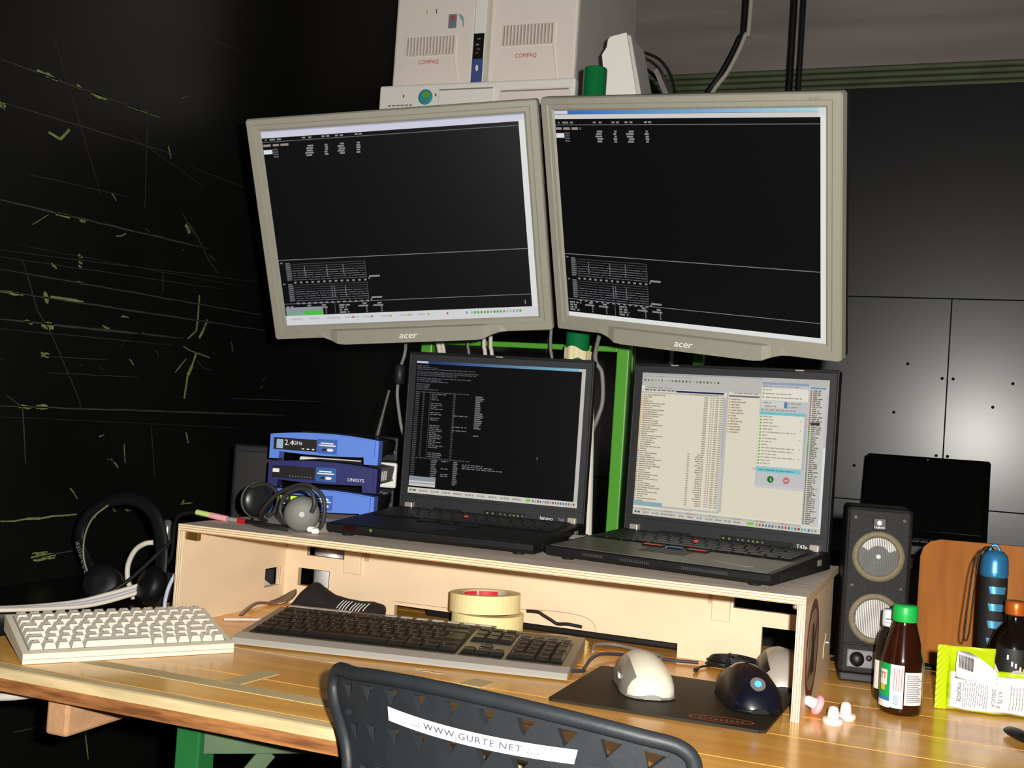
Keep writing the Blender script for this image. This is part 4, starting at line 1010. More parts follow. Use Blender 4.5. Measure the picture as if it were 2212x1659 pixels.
ynav = Y0 - FD - .0020
for q in range(3): put(.0795 + q * U, Y0, U, FD)
for r in range(2):
    for q in range(3): put(.0795 + q * U, Y0 - FD - .004 - r * U, U, U)
put(.0795 + U, Y0 - FD - .006 - 3 * U, U, U)
for q in range(3): put(.0795 + q * U, Y0 - FD - .006 - 4 * U, U, U)
for r in range(5):
    yy = Y0 - FD - .006 - r * U
    if r == 4: put(.1420, yy, 2 * U, U); put(.1420 + 2 * U, yy, U, U)
    else:
        for q in range(3): put(.1420 + q * U, yy, U * .97, U)
    if r == 0: put(.1420 + 3 * U, yy, U * .95, U)
    if r == 1: put(.1420 + 3 * U, yy, U * .95, 2 * U)
    if r == 3: put(.1420 + 3 * U, yy, U * .95, 2 * U)

# ================================================================== MASKING TAPE ROLLS
m_roll = mat('masking_tape_roll', (236, 222, 164), .55, spec=.2); m_core = mat('cardboard_core', (190, 180, 168), .5)
def tape_roll(label, M, ro, ri, h, lab=True, group='masking tape rolls'):
    t = thing('tape_roll', label, 'tape roll', M, group)
    MB().lathe([(ri, 0), (ro, 0), (ro, h), (ri, h), (ri, 0)], 44, caps=False, smooth=False).build('tape_winding', m_roll, t)
    MB().lathe([(ri - .0025, .0005), (ri, .0005), (ri, h - .0005), (ri - .0025, h - .0005), (ri - .0025, .0005)], 40, caps=False, smooth=False).build('core', m_core, t)
    if lab:
        mr = mat('tape_label_red', (206, 44, 52), .5)
        for a0, a1 in ((80, 128), (134, 176)):
            rg = []
            for z in (.002, h - .002): rg.append([((ri - .0028) * math.cos(math.radians(a)), (ri - .0028) * math.sin(math.radians(a)), z) for a in range(a0, a1 + 1, 6)])
            MB().loft(rg, closed_ring=False, smooth=False).build('core_label', mr, t)
        tx = text('tesa', .014, I4(), m_white_ink, t)
        for v in tx.data.vertices:
            a = math.radians(152) - v.co.x / (ri - .0032) ; r = ri - .0034 - v.co.z
            v.co = Vector((r * math.cos(a), r * math.sin(a), h / 2 + v.co.y))
    return t
tape_roll('lower cream masking tape roll of the stacked pair behind the keyboard', TR(-.648, 1.614, TB), .0535, .038, .0400, False)
tape_roll('upper cream masking tape roll of the stacked pair, red label in its core', TR(-.652, 1.611, TB + .0415) @ RX(-1.5) @ RY(-2.4), .0525, .038, .0265)
t3 = tape_roll('thin pinkish white tape roll lying flat right of the stacked pair', TR(-.538, 1.612, TB), .047, .040, .0125, False)
MB().lathe([(.001, .010), (.0395, .010), (.0395, .0122), (.001, .0122)], 30, smooth=False).build('label_disc', mat('pink_label', (238, 214, 214), .5, vary=.25, vscale=60, col2=(220, 130, 140)), t3)

# ================================================================== POUCH, SPOON, CORD, HIDDEN BOXES
m_cloth = mat('black_fabric', (26, 22, 24), .9, bump=.3, bscale=120)
t = thing('fabric_pouch', 'limp black fabric pouch with white stripes against the plywood apron', 'pouch', TR(0, 0, 0))
pr_ = [(-.985, 1.600, .006, .012), (-.972, 1.608, .018, .020), (-.962, 1.615, .036, .022), (-.952, 1.618, .047, .022), (-.944, 1.620, .049, .022), (-.934, 1.622, .041, .024), (-.920, 1.626, .032, .025), (-.900, 1.632, .027, .026), (-.880, 1.636, .025, .027), (-.858, 1.640, .026, .026), (-.842, 1.643, .023, .022), (-.838, 1.644, .012, .012)]
rings = []
for x, y, h, b in pr_:
    rings.append([(x, y + b * math.cos(a), TB + h / 2 + h / 2 * math.sin(a)) for a in [2 * math.pi * k / 12 for k in range(12)]])
MB().loft(rings).build('cloth_body', m_cloth, t)
for k in range(9):
    x = -.897 + k * .0052; i = 7 if x < -.88 else (8 if x < -.858 else 9); xx, y, h, b = pr_[i]
    MB().tube([(x - .004, y - b * .96, TB + h * .42), (x, y - b * .88, TB + h * .72), (x + .003, y - b * .5, TB + h * .97)], .0007, 5, n=3).build('stripe', m_white_ink, t)
t = thing('metal_spoon', 'dull metal spoon leaning on the black fabric pouch', 'spoon', I4())
m_spoon = mat('spoon_steel', (150, 136, 118), .35, metal=.75)
Mb = Matrix.Translation((-.984, 1.585, TB + .026)) @ RZ(58) @ RY(-22)
MB().loft([[(x * .024, .0155 * math.cos(a) * math.sqrt(max(.02, 1 - x * x)), z_ + (-.006 * (1 - x * x) if z_ == 0 else -.006 * (1 - x * x))) for a in [2 * math.pi * k / 16 for k in range(16)]] for x, z_ in ((-1, 0), (-.8, 0), (-.4, 0), (0, 0), (.4, 0), (.8, 0), (1, 0))], M=Mb).build('bowl', m_spoon, t)
o_ = bpy.data.objects['bowl']; mo = o_.modifiers.new('thick', 'SOLIDIFY'); mo.thickness = .0015
MB().tube([(-.997, 1.564, TB + .017), (-1.003, 1.545, TB + .0185), (-1.006, 1.525, TB + .012), (-1.004, 1.505, TB + .005)], .0042, 8, flat=(1.2, .4)).build('handle', m_spoon, t)
cable('short black elastic cord hanging on the plywood apron beside the tape', [(-.606, 1.667, .789), (-.588, 1.667, .7895), (-.580, 1.667, .786), (-.566, 1.667, .780), (-.556, 1.667, .776), (-.540, 1.667, .7775), (-.518, 1.668, .776)], .0026, m_cblack, 'cord', name='elastic_cord')
t = thing('polished_tin', 'polished steel tin behind the window in the plywood apron', 'tin', TR(-.985, 1.738, TB))
MB().lathe([(.030, 0), (.031, .002), (.031, .075), (.030, .078)], 30).build('tin_body', mat('polished_steel', (236, 236, 240), .45, metal=.5), t)
MB().lathe([(.032, .077), (.032, .086), (.028, .089), (.001, .089)], 30).build('lid', MATS['polished_steel'], t)
t = thing('equipment_case', 'flat black equipment case lying in the shadow behind the riser apron', 'case', TR(-.60, 1.775, TB))
MB().b2((-.20, -.055, 0), (.26, .05, .060), bev=.004).build('case_body', m_blackpl, t)
MB().b2((-.19, -.058, .036), (.25, -.054, .040)).build('case_seam', m_dark, t)

# ================================================================== MOUSE PAD AND MICE
t = thing('mouse_pad', 'dark brown rubber mouse pad with a red oval emblem', 'mouse pad', TR(-.317, 1.428, TB))
MB().prism([(-.128, -.108), (-.122, -.112), (.118, -.106), (.126, -.100), (.132, .102), (.126, .108), (-.122, .106), (-.128, .100)], 0, .0035, 'z').build('pad', mat('pad_rubber', (44, 38, 26), .55, spec=.3, vary=.15, vscale=40), t)
ME = TR(.073, -.086, .0035) @ RZ(8)
em = MB()
n = 36
ro = [(.037 * math.cos(2 * math.pi * k / n), .0125 * math.sin(2 * math.pi * k / n), .0004) for k in range(n)]; ri = [(p[0] * .94, p[1] * .84, .0004) for p in ro]
em.add(ro + ri, [[k, (k + 1) % n, n + (k + 1) % n, n + k] for k in range(n)], 0, False, ME)
for k in range(9): em.box((-.024 + k * .006, 0, .0004), (.0040, .009 * (1 - abs(k - 4) * .14), .0003), 1, 0, ME)
em.build('emblem', [mat('emblem_red', (200, 84, 50), .6), mat('emblem_dark', (110, 60, 44), .6)], t)

def mouse_body(L, prof, nseg=20, M=None, mi=0, lean=0.0):
    """prof: (t, left half width, right half width, height, xshift) along the length from palm end to nose"""
    rings = []
    for tt, wl_, wr_, h, xs_ in prof:
        y = -L / 2 + tt * L; ring = []
        for k in range(nseg):
            a = 2 * math.pi * k / nseg
            c, s_ = math.cos(a), math.sin(a)
            px = (wr_ if c > 0 else wl_) * math.copysign(abs(c) ** .95, c)
            pz = h * (abs(s_) ** .85) if s_ > 0 else -.0
            ring.append((xs_ + px + lean * pz, y, max(0.0, pz) + .0012))
        rings.append(ring)
    return rings
MP = [(0, .010, .010, .006, .0), (.03, .021, .021, .016, .0), (.10, .029, .029, .028, .0), (.22, .0335, .0325, .038, 0), (.38, .0320, .0330, .0445, -.002), (.52, .0280, .0325, .0465, -.005), (.66, .0265, .0315, .0435, -.007), (.80, .0275, .0300, .0355, -.007), (.92, .0265, .0270, .0250, -.005), (.98, .022, .022, .013, -.002), (1, .012, .012, .008, -.001)]
def make_mouse(label, M, shell, side, L, badge):
    t = thing('computer_mouse', label, 'mouse', M, 'computer mice')
    MB().loft(mouse_body(L, MP)).build('shell', shell, t)
    MB().loft(mouse_body(L * 1.004, [(a, b * 1.03, c * 1.03, min(h, .007), s) for a, b, c, h, s in MP])).build('base_skirt', side, t)
    MB().loft([[(r[k][0] - .0006, r[k][1], r[k][2] + .0003) for k in range(ka, 20 - 9)] for r, ka in zip(mouse_body(L, MP, 20)[2:9], (7, 7, 7, 7, 7, 7, 7))], closed_ring=False).build('thumb_grip', side, t)
    MB().lathe([(.0075, -.003), (.0085, 0), (.0075, .003)], 18, 0, TR(-.004, L * .30, .0285) @ RY(90)).build('scroll_wheel', m_dark, t)
    MB().tube([(-.004, L * .08, .0446), (-.004, L * .20, .0405), (-.003, L * .33, .0315), (-.002, L * .45, .0200)], .0007, 5, n=4).build('button_seam', m_dark, t)
    if badge == 'glow':
        MB().lathe([(.0092, 0), (.0092, .0012)], 20, 0, TR(-.001, -L * .365, .0318) @ RX(44)).build('badge', mat('badge_grey', (110, 104, 100), .4), t)
        MB().lathe([(.0042, .0012), (.0042, .002)], 14, 0, TR(-.001, -L * .365, .0318) @ RX(44)).build('glowing_mark', mat('mark_glow', (60, 150, 230), .4, emit=(70, 170, 255), es=1.2), t)
    elif badge == 'oval':
        MB().lathe([(.0085, 0), (.0085, .0012)], 20, 0, TR(-.002, -L * .02, .0432) @ RX(-3)).build('badge', m_blackpl, t)
    else:
        MB().box((-.0345, -L * .10, .018), (.003, .012, .006), bev=.001).build('side_button', m_wht, t)
    return t
m_mwhite = mat('mouse_white', (226, 220, 200), .35, spec=.4); m_msilver = mat('mouse_grip_silver', (156, 154, 146), .35, metal=.3)
m_mnavy = mat('mouse_navy', (12, 15, 30), .28, spec=.6, coat=.3); m_mblack = mat('mouse_black', (14, 15, 20), .4)
m_mgrey = mat('mouse_grey', (186, 180, 168), .35, metal=.25)
make_mouse('cream white mouse on the left half of the mouse pad', TR(-.360, 1.436, TB + .0035) @ RZ(24), m_mwhite, m_msilver, .126, '')
make_mouse('navy blue mouse with glowing blue badge on the mouse pad', TR(-.231, 1.448, TB + .0035) @ RZ(22), m_mnavy, m_mblack, .122, 'glow')
make_mouse('silver grey mouse tucked under the right end of the riser', TR(-.215, 1.604, TB) @ RZ(12), m_mgrey, m_mblack, .116, 'oval')

m_cblue = mat('cable_slate', (44, 50, 66), .5)
cable('grey cable arching on the table behind the white mouse', [(-.478, 1.60, TB + .006), (-.487, 1.640, TB + .008), (-.470, 1.672, TB + .006), (-.44, 1.668, TB + .005), (-.405, 1.655, TB + .004), (-.388, 1.640, TB + .004), (-.389, 1.600, TB + .004), (-.395, 1.52, TB + .018)], .0026, m_cgrey)
cable('slate blue cable leading from the long keyboard past the mouse pad', [(-.474, 1.462, TB + .006), (-.455, 1.479, TB + .004), (-.458, 1.50, TB + .004), (-.463, 1.545, TB + .008), (-.460, 1.585, TB + .008), (-.435, 1.615, TB + .005), (-.41, 1.628, TB + .0035), (-.373, 1.632, TB + .0035), (-.335, 1.640, TB + .0035)], .0024, m_cblue)
t = thing('cable_bundle', 'coiled black cable bundle tied up under the riser behind the mice', 'cable bundle', I4())
bd_ = MB()
for k in range(7):
    a, b = rnd.uniform(-.004, .004), rnd.uniform(-.004, .004)
    bd_.tube([(-.320 + a, 1.640 + b, TB + .003 + k * .0018), (-.300, 1.630 + b, TB + .004 + k * .0022), (-.268 + b, 1.640, TB + .003 + k * .002), (-.258 + a, 1.655, TB + .004 + k * .0018), (-.285, 1.664 + a, TB + .004 + k * .002), (-.314, 1.657, TB + .004 + k * .0018)], .0017, 6, closed=True, n=5)
bd_.build('coil', m_cblack, t)
MB().tube([(-.292, 1.626, TB + .006), (-.292, 1.640, TB + .020), (-.292, 1.668, TB + .010)], .0032, 8).build('tie', m_cblack, t)
MB().tube([(-.312, 1.634, TB + .004), (-.326, 1.620, TB + .003), (-.328, 1.600, TB + .003)], .0016, 6).build('tail', m_cblack, t)
MB().lathe([(.001, 0), (.0030, .001), (.0034, .012), (.002, .016)], 10, 0, TR(-.328, 1.600, TB + .0036) @ RX(90)).build('plug', m_blackpl, t)

# ================================================================== EAR PLUGS
m_plug = mat('earplug_white', (244, 222, 214), .6); m_plugp = mat('earplug_pink', (246, 170, 176), .6)
for lab, M in (('pink ear plug lying on its side beside the plywood riser', TR(-.147, 1.450, TB + .0112) @ RZ(20) @ RY(-68)),
               ('pinkish white ear plug standing nearest the table front', TR(-.1285, 1.420, TB)),
               ('white ear plug standing nearest the green capped bottle', TR(-.1175, 1.452, TB))):
    t = thing('ear_plug', lab, 'ear plug', M, 'foam ear plugs')
    MB().lathe([(.0108, 0), (.0122, .002), (.0122, .0054), (.0100, .0072), (.001, .0074)], 18).build('flange', m_plugp if 'pink ear' in lab else m_plug, t)
    MB().lathe([(.0068, .0066), (.0066, .0110), (.0057, .0176), (.0038, .0200), (.001, .0206)], 16).build('stem', m_plug, t)
    MB().lathe([(.0090, -.0002), (.0104, .0016)], 18, caps=False).build('base_rim', m_plugp, t)
# ================================================================== BOTTLES
m_amber = mat('amber_glass', (40, 14, 5), .08, spec=.6, coat=.4); m_darkglass = mat('dark_glass', (20, 12, 10), .08, spec=.6, coat=.4)
m_capg = mat('cap_green', (22, 170, 72), .4); m_capw = mat('cap_white', (222, 222, 230), .4); m_capo = mat('cap_copper', (206, 104, 36), .3, metal=.4)
m_paper = mat('paper_label', (236, 230, 226), .6); m_lgreen = mat('label_green', (20, 160, 80), .55); m_txt = mat('label_text', (120, 116, 120), .7); m_txr = mat('label_text_red', (190, 60, 60), .7)
m_lblue = mat('label_blue', (40, 120, 170), .6)
def to_cam_angle(p): return math.degrees(math.atan2(CAM_POS.y - p[1], CAM_POS.x - p[0]))
def patch(mb, r, a0, a1, z0, z1, mi=0, n=10):
    rg = [[(r * math.cos(math.radians(a0 + (a1 - a0) * k / n)), r * math.sin(math.radians(a0 + (a1 - a0) * k / n)), z) for k in range(n + 1)] for z in (z0, z1)]
    mb.loft(rg, mi, closed_ring=False, smooth=True)
def bottle(label, p, prof, glass, cap, capm, group):
    t = thing('medicine_bottle', label, 'bottle', TR(p[0], p[1], p[2]), group)
    MB().lathe(prof, 36).build('glass_body', glass, t)
    MB().lathe(cap, 32).build('screw_cap', capm, t)
    kn = MB(); z0, z1, r = cap[0][1], cap[-1][1], cap[1][0]
    for k in range(3): kn.lathe([(r, z0 + (z1 - z0) * (.12 + .1 * k)), (r + .0005, z0 + (z1 - z0) * (.15 + .1 * k)), (r, z0 + (z1 - z0) * (.18 + .1 * k))], 28, caps=False)
    kn.build('cap_ridge', capm, t)
    return t
P1 = (-.0600, 1.530, TB)
t = bottle('amber glass medicine bottle with green cap standing nearest the table front', P1, [(.020, 0), (.0245, .002), (.0258, .006), (.0258, .064), (.0245, .070), (.0150, .108), (.0140, .112), (.0140, .118)],
           m_amber, [(.0143, .1125), (.0150, .114), (.0150, .130), (.0138, .1325), (.001, .1326)], m_capg, 'medicine bottles')
a = to_cam_angle(P1); lb = MB()
patch(lb, .02605, a - 62, a + 8, .0120, .0620, 1); patch(lb, .02610, a - 62, a - 28, .0120, .0640, 0); patch(lb, .02606, a - 60, a - 35, .0240, .0640, 2)
lb2 = MB(); patch(lb2, .02606, a - 30, a + 6, .0100, .0620, 0); lb2.build('paper_label', m_paper, t)
g = MB(); patch(g, .02612, a - 78, a - 30, .0200, .0620, 0); g.build('green_label', m_lgreen, t)
b_ = MB(); patch(b_, .02616, a - 78, a - 30, .0170, .0220, 0); b_.build('blue_band', m_lblue, t)
ww = MB(); patch(ww, .02612, a - 78, a - 30, .0090, .0170, 0); ww.build('paper_label', m_paper, t)
sn = MB(); patch(sn, .0262, a - 66, a - 40, .036, .054, 0); sn.build('white_sun', m_paper, t)
yl = MB(); patch(yl, .0263, a - 62, a - 46, .029, .036, 0); yl.build('yellow_fruit', mat('fruit_yellow', (240, 180, 40), .6), t)
tk = text('TT', .011, I4(), m_txr, t, sx=.8)
for v in tk.data.vertices:
    aa = math.radians(a - 53) + v.co.x / .0264; r = .0265 + v.co.z; v.co = Vector((r * math.cos(aa), r * math.sin(aa), .046 + v.co.y))
l2 = MB(); patch(l2, .02640, a + 9, a + 62, .0150, .0545, 0); l2.build('printed_slip', m_paper, t)
tl = MB()
for k in range(15):
    z = .0505 - k * .00225
    patch(tl, .02652, a + 14, a + rnd.uniform(46, 60), z, z + .0009, 0, 6)
tl.build('slip_text', m_txt, t)
tl = MB()
for k in range(4): patch(tl, .02618, a - 20 + k * 6.5, a - 18.4 + k * 6.5, .030, .058, 0, 2)
tl.build('label_text', m_txr, t)
bc = MB()
for k in range(9): patch(bc, .02618, a - 20, a - 6, .0145 + k * .0013, .0151 + k * .0013, 0, 4)
bc.build('barcode', m_lblue, t)
P2 = (-.0775, 1.590, TB)
t = bottle('dark medicine bottle with white cap half hidden behind the green capped one', P2, [(.016, 0), (.0185, .002), (.0195, .005), (.0195, .060), (.0188, .070), (.0155, .086), (.0118, .092), (.0118, .100)],
           m_darkglass, [(.0120, .0955), (.0126, .0965), (.0126, .1145), (.0115, .1165), (.001, .1166)], m_capw, 'medicine bottles')
a = to_cam_angle(P2); lb = MB(); patch(lb, .0197, a - 70, a - 20, .016, .052, 0); lb.build('paper_label', m_paper, t)
for k in range(2):
    tl = MB(); patch(tl, .0128, a - 40, a + 10, .100 + k * .0045, .1016 + k * .0045, 0); tl.build('cap_text', m_txt, t)
P3 = (.0715, 1.690, TB)
t = bottle('black glass bottle with copper cap standing behind the lime snack bag', P3, [(.026, 0), (.0305, .002), (.0315, .006), (.0315, .060), (.030, .076), (.024, .092), (.0150, .102), (.0125, .106), (.0125, .116)],
           m_darkglass, [(.0128, .1150), (.0138, .1165), (.0138, .1310), (.0125, .1330), (.001, .1331)], m_capo, 'medicine bottles')
a = to_cam_angle(P3)
lb = MB(); patch(lb, .0317, a - 40, a + 75, .030, .074, 0); lb.build('black_label', mat('label_black', (24, 22, 20), .5), t)
lb = MB(); rg = [[(.0319 * math.cos(math.radians(a - 58 + 40 * k / 8)), .0319 * math.sin(math.radians(a - 58 + 40 * k / 8)), z) for k in range(9)] for z in (.010, .030)]
rg[1] = [(p[0], p[1], .066 - .036 * i / 8) for i, p in enumerate(rg[1])]; lb.loft(rg, closed_ring=False); lb.build('paper_label', m_paper, t)
lb = MB(); rg = [[(.0321 * math.cos(math.radians(a - 25 + 70 * k / 8)), .0321 * math.sin(math.radians(a - 25 + 70 * k / 8)), .008) for k in range(9)]]
rg.append([(p[0], p[1], .030 + .018 * math.sin(i / 8 * 3.0)) for i, p in enumerate(rg[0])]); lb.loft(rg, closed_ring=False); lb.build('grey_label', mat('label_grey', (176, 176, 178), .5), t)
lb = MB(); patch(lb, .0321, a + 22, a + 52, .044, .050, 0); lb.build('yellow_mark', MATS['fruit_yellow'], t)
for k, (da, z) in enumerate(((-14, .060), (-4, .052), (4, .050), (14, .046))):
    lb = MB(); patch(lb, .0321, a + da, a + da + 4, z, z + .006, 0, 2); lb.build('label_glyph', m_paper, t)

# ================================================================== SPEAKER
t = thing('desktop_speaker', 'black desktop loudspeaker with two round drivers right of the riser', 'speaker', TR(-.149, 1.672, TB) @ RZ(9))
w, h, dp = .0880, .2400, .088
MB().b2((0, .004, .010), (w, dp, h), bev=.006).build('cabinet', m_blackpl, t)
MB().b2((.0015, 0, 0), (w - .0015, dp - .01, .012), bev=.003).build('plinth', m_dark, t)
m_gr = mat('speaker_grille', (32, 32, 34), .7, vary=.5, vscale=420, bump=.6, bscale=420, col2=(12, 12, 13))
MB().b2((.004, .0005, .052), (w - .004, .006, h - .004), bev=.002).build('grille', m_gr, t)
MB().b2((.004, .0005, .013), (w - .004, .006, .051), bev=.002).build('control_frame', m_gr, t)
# pale cones seen through the mesh: fine vertical mesh bars over a light disc
m_mesh = mat('mesh_bar', (70, 68, 66), .6); m_cone = mat('cone_pale', (206, 202, 200), .5); m_surr = mat('surround_beige', (116, 106, 80), .6, vary=.3, vscale=300); m_cone2 = mat('cone_mesh_grey', (96, 96, 98), .55, vary=.3, vscale=300)
for zc, pale in ((.1735, 0), (.0885, 1)):
    Mo = TR(w / 2 + .0005, .0002, zc) @ RX(90)
    dr = MB().lathe([(.0345, 0), (.0335, .0012), (.0290, .0016), (.0262, .0006), (.0262, 0)], 40, caps=False, M=Mo).build('driver_surround', m_surr, t)
    MB().lathe([(.0262, .0003), (.012, .0006), (.001, .0008)], 36, M=Mo).build('driver_cone', m_cone if pale else m_cone2, t)
    if not pale:
        MB().lathe([(.0035, .0008), (.0030, .0022), (.001, .0026)], 14, M=Mo).build('dust_cap', m_cone, t)
        cr = MB(); rg = [[(r_ * math.cos(math.radians(q)), r_ * math.sin(math.radians(q)), .0010) for q in range(25, 160, 9)] for r_ in (.0255, .0150)]; cr.loft(rg, closed_ring=False, M=Mo); cr.build('cone_streak', m_cone, t)  # bright streak on the cone's upper half, put in as a pale arc
    ms_ = MB()
    for k in range(23):
        x = -.0253 + k * .0023; q = math.sqrt(max(0, .0262 ** 2 - x * x))
        if q > .003: ms_.b2((x - .00045, -q, .0010), (x + .00045, q, .0016), M=Mo)
    ms_.build('mesh_bars', m_mesh, t)
MB().b2((w / 2 - .0085, -.0008, .2100), (w / 2 + .0085, .002, .2260), bev=.001).build('logo_plate', m_blackpl, t)
MB().lathe([(.0032, 0), (.0032, .0005)], 14, 0, TR(w / 2 - .0005, -.0008, .2195) @ RX(90)).build('logo_mark', m_white_ink, t)
text('Logitech', .0042, TR(w / 2, -.0010, .2135) @ FRONT, m_white_ink, t)
MB().b2((.0105, -.0012, .0200), (w - .0105, .002, .0445), bev=.0015).build('control_panel', mat('panel_grey', (104, 104, 106), .4, metal=.2), t)
MB().lathe([(.0094, 0), (.0098, .001), (.0090, .010), (.001, .0105)], 24, 0, TR(.0240, -.001, .0325) @ RX(90)).build('volume_knob', m_blackpl, t)
MB().lathe([(.0042, 0), (.0036, .002), (.001, .002)], 16, 0, TR(.0400, -.001, .0345) @ RX(90)).build('headphone_jack', m_blackpl, t)
MB().lathe([(.0028, 0), (.0020, .0016), (.001, .0018)], 14, 0, TR(.0500, -.001, .0375) @ RX(90)).build('power_led', mat('led_red', (230, 60, 10), .4, emit=(255, 90, 10), es=2.0), t)
for x, z in ((.012, .225), (w - .012, .225), (.012, .132), (w - .012, .132)):
    MB().lathe([(.0022, 0), (.0022, .0006)], 10, 0, TR(x, .0004, z) @ RX(90)).build('grille_peg', m_blackpl, t)

# ================================================================== FLASHLIGHT
m_fblue = mat('torch_blue', (64, 146, 204), .3, metal=.55); m_rub = mat('torch_rubber', (26, 26, 28), .7)
t = thing('flashlight', 'blue metal flashlight with black rubber grip standing upright before the wooden chair', 'flashlight', TR(.0452, 1.800, TB))
MB().lathe([(.0155, 0), (.0165, .002), (.0165, .036), (.0160, .038)], 30).build('tail_section', m_fblue, t)
MB().lathe([(.0178, .036), (.0184, .038), (.0184, .150), (.0178, .152)], 30).build('rubber_grip', m_rub, t)
MB().lathe([(.0180, .150), (.0192, .154), (.0192, .160), (.0186, .162), (.0188, .168), (.0170, .180), (.0110, .1865), (.001, .1885)], 30).build('head', m_fblue, t)
MB().tube([(-.008, 0, .186), (-.004, 0, .194), (.002, 0, .194), (.006, 0, .187)], .0020, 8).build('lanyard_lug', m_fblue, t)
a = to_cam_angle((.0452, 1.80))
for k, z in enumerate((.128, .104, .080, .056)):
    lb = MB(); rg = [[(.0187 * math.cos(math.radians(a - 12 + (66 + 14 * s_) * q / 8 - s_ * 8)), .0187 * math.sin(math.radians(a - 12 + (66 + 14 * s_) * q / 8 - s_ * 8)), z + .010 * s_) for q in range(9)] for s_ in (0, 1)]
    lb.loft(rg, closed_ring=False); lb.build('grip_window', mat('torch_lightblue', (90, 170, 210), .3, metal=.5), t)
MB().tube([(-.004, -.004, .192), (-.016, -.010, .190), (-.022, -.014, .170), (-.026, -.016, .120), (-.029, -.016, .070), (-.033, -.016, .058), (-.036, -.016, .070), (-.032, -.014, .120), (-.026, -.012, .170), (-.014, -.008, .191)], .0011, 6, n=5).build('wrist_strap', m_cblack, t)

# ================================================================== SNACK BAG
m_lime = mat('bag_lime', (186, 208, 22), .3, spec=.5); m_bagw = mat('bag_white_print', (228, 226, 228), .35, spec=.5)
t = thing('snack_bag', 'lime green snack bag with white printed back lying before the copper capped bottle', 'snack bag', TR(-.0205, 1.578, TB) @ RZ(12))
def bagpt(u, v, s_):
    q = math.sin(math.pi * min(1, max(0, u))) ** .6 * math.sin(math.pi * (0.12 + .80 * v)) ** .7
    x = .013 + u * .118; z = .002 + v * .080 - .010 * u * (1 - v) * 0
    y = s_ * .014 * q + .0012 * math.sin(23 * u + 9 * v) + .0008 * math.sin(40 * v + 13 * u)
    return (x, y + .004, z)
NU, NV = 26, 16
def bag_sheet(s_, u0, u1, v0, v1, off, m, name, parent):
    mb = MB(); vs = []
    for j in range(NV + 1):
        for i in range(NU + 1):
            p = bagpt(u0 + (u1 - u0) * i / NU, v0 + (v1 - v0) * j / NV, s_); vs.append((p[0], p[1] + s_ * off, p[2]))
    mb.add(vs, [[j * (NU + 1) + i, j * (NU + 1) + i + 1, (j + 1) * (NU + 1) + i + 1, (j + 1) * (NU + 1) + i] for j in range(NV) for i in range(NU)], 0, True)
    o = mb.build(name, m, parent); md = o.modifiers.new('thick', 'SOLIDIFY'); md.thickness = .0004; return o
bag_sheet(-1, 0, 1, 0, .60, 0, m_lime, 'front_film', t); bag_sheet(1, 0, .50, 0, .98, 0, m_lime, 'back_film', t); bag_sheet(1, .50, 1, 0, .62, 0, m_lime, 'back_film', t)
bag_sheet(-1, .03, .995, .02, .60, .0008, m_bagw, 'printed_back', t)
cr = MB(); vs = []
for j in range(21):
    for i in range(5): vs.append((.0 + i * .0034, .004 + .0016 * ((i + j) % 2) - .006 * (i / 4 - .5) ** 2, .001 + j * .0040))
cr.add(vs, [[j * 5 + i, j * 5 + i + 1, (j + 1) * 5 + i + 1, (j + 1) * 5 + i] for j in range(20) for i in range(4)], 0, False)
o = cr.build('crimped_seal', m_lime, t); md = o.modifiers.new('thick', 'SOLIDIFY'); md.thickness = .0006
# folded-over flap with bar code, crumpled
fp = MB(); vs = []
for j in range(9):
    for i in range(13):
        u, v = i / 12, j / 8; vs.append((.020 + u * .050, -.010 - .004 * math.sin(6 * u + 2 * v) - .003 * math.sin(9 * v + 4 * u), .044 + v * .034 - .024 * u * u * (.4 + .6 * v)))
fp.add(vs, [[j * 13 + i, j * 13 + i + 1, (j + 1) * 13 + i + 1, (j + 1) * 13 + i] for j in range(8) for i in range(12)], 0, True)
o = fp.build('crumpled_flap', m_bagw, t); md = o.modifiers.new('thick', 'SOLIDIFY'); md.thickness = .0004
m_ink2 = mat('black_ink', (46, 44, 46), .6)
bc = MB()
for k in range(14): bc.box((.0225 + k * .00125, -.0178 - .0001 * k, .0665 - k * .0003), (.0005 if k % 3 else .0009, .0004, .016), 0, 0, RX(0))
bc.build('barcode', m_ink2, t)
def bag_text(s, size, u, v, m):
    o = text(s, size, I4(), m, t)
    for vv in o.data.vertices:
        # reads from top to bottom
        du, dv = vv.co.y / .118, -vv.co.x / .080
        p = bagpt(u + du, v + dv, -1); vv.co = Vector((p[0], p[1] - .0016 - vv.co.z, p[2]))
bag_text('MIGROS', .0066, .115, .29, m_ink2); bag_text('DELICA', .0068, .455, .26, m_txt); bag_text('61,75 g', .0072, .52, .24, m_txt)
tl = MB()
for k in range(22):
    u = (.155 + .021 * k) if k < 12 else (.62 + .032 * (k - 12)); v0 = .05 + rnd.random() * .08; v1 = .44 + rnd.random() * .06
    if .425 < u < .57: continue
    for q in range(5):
        a0, a1 = v0 + (v1 - v0) * q / 5, v0 + (v1 - v0) * (q + .85) / 5
        p = [bagpt(uu, vv, -1) for uu, vv in ((u, a0), (u + .006, a0), (u + .006, a1), (u, a1))]
        tl.add([(x, y - .0016, z) for x, y, z in p], [[0, 1, 2, 3]])
tl.build('fine_print', m_txt, t)

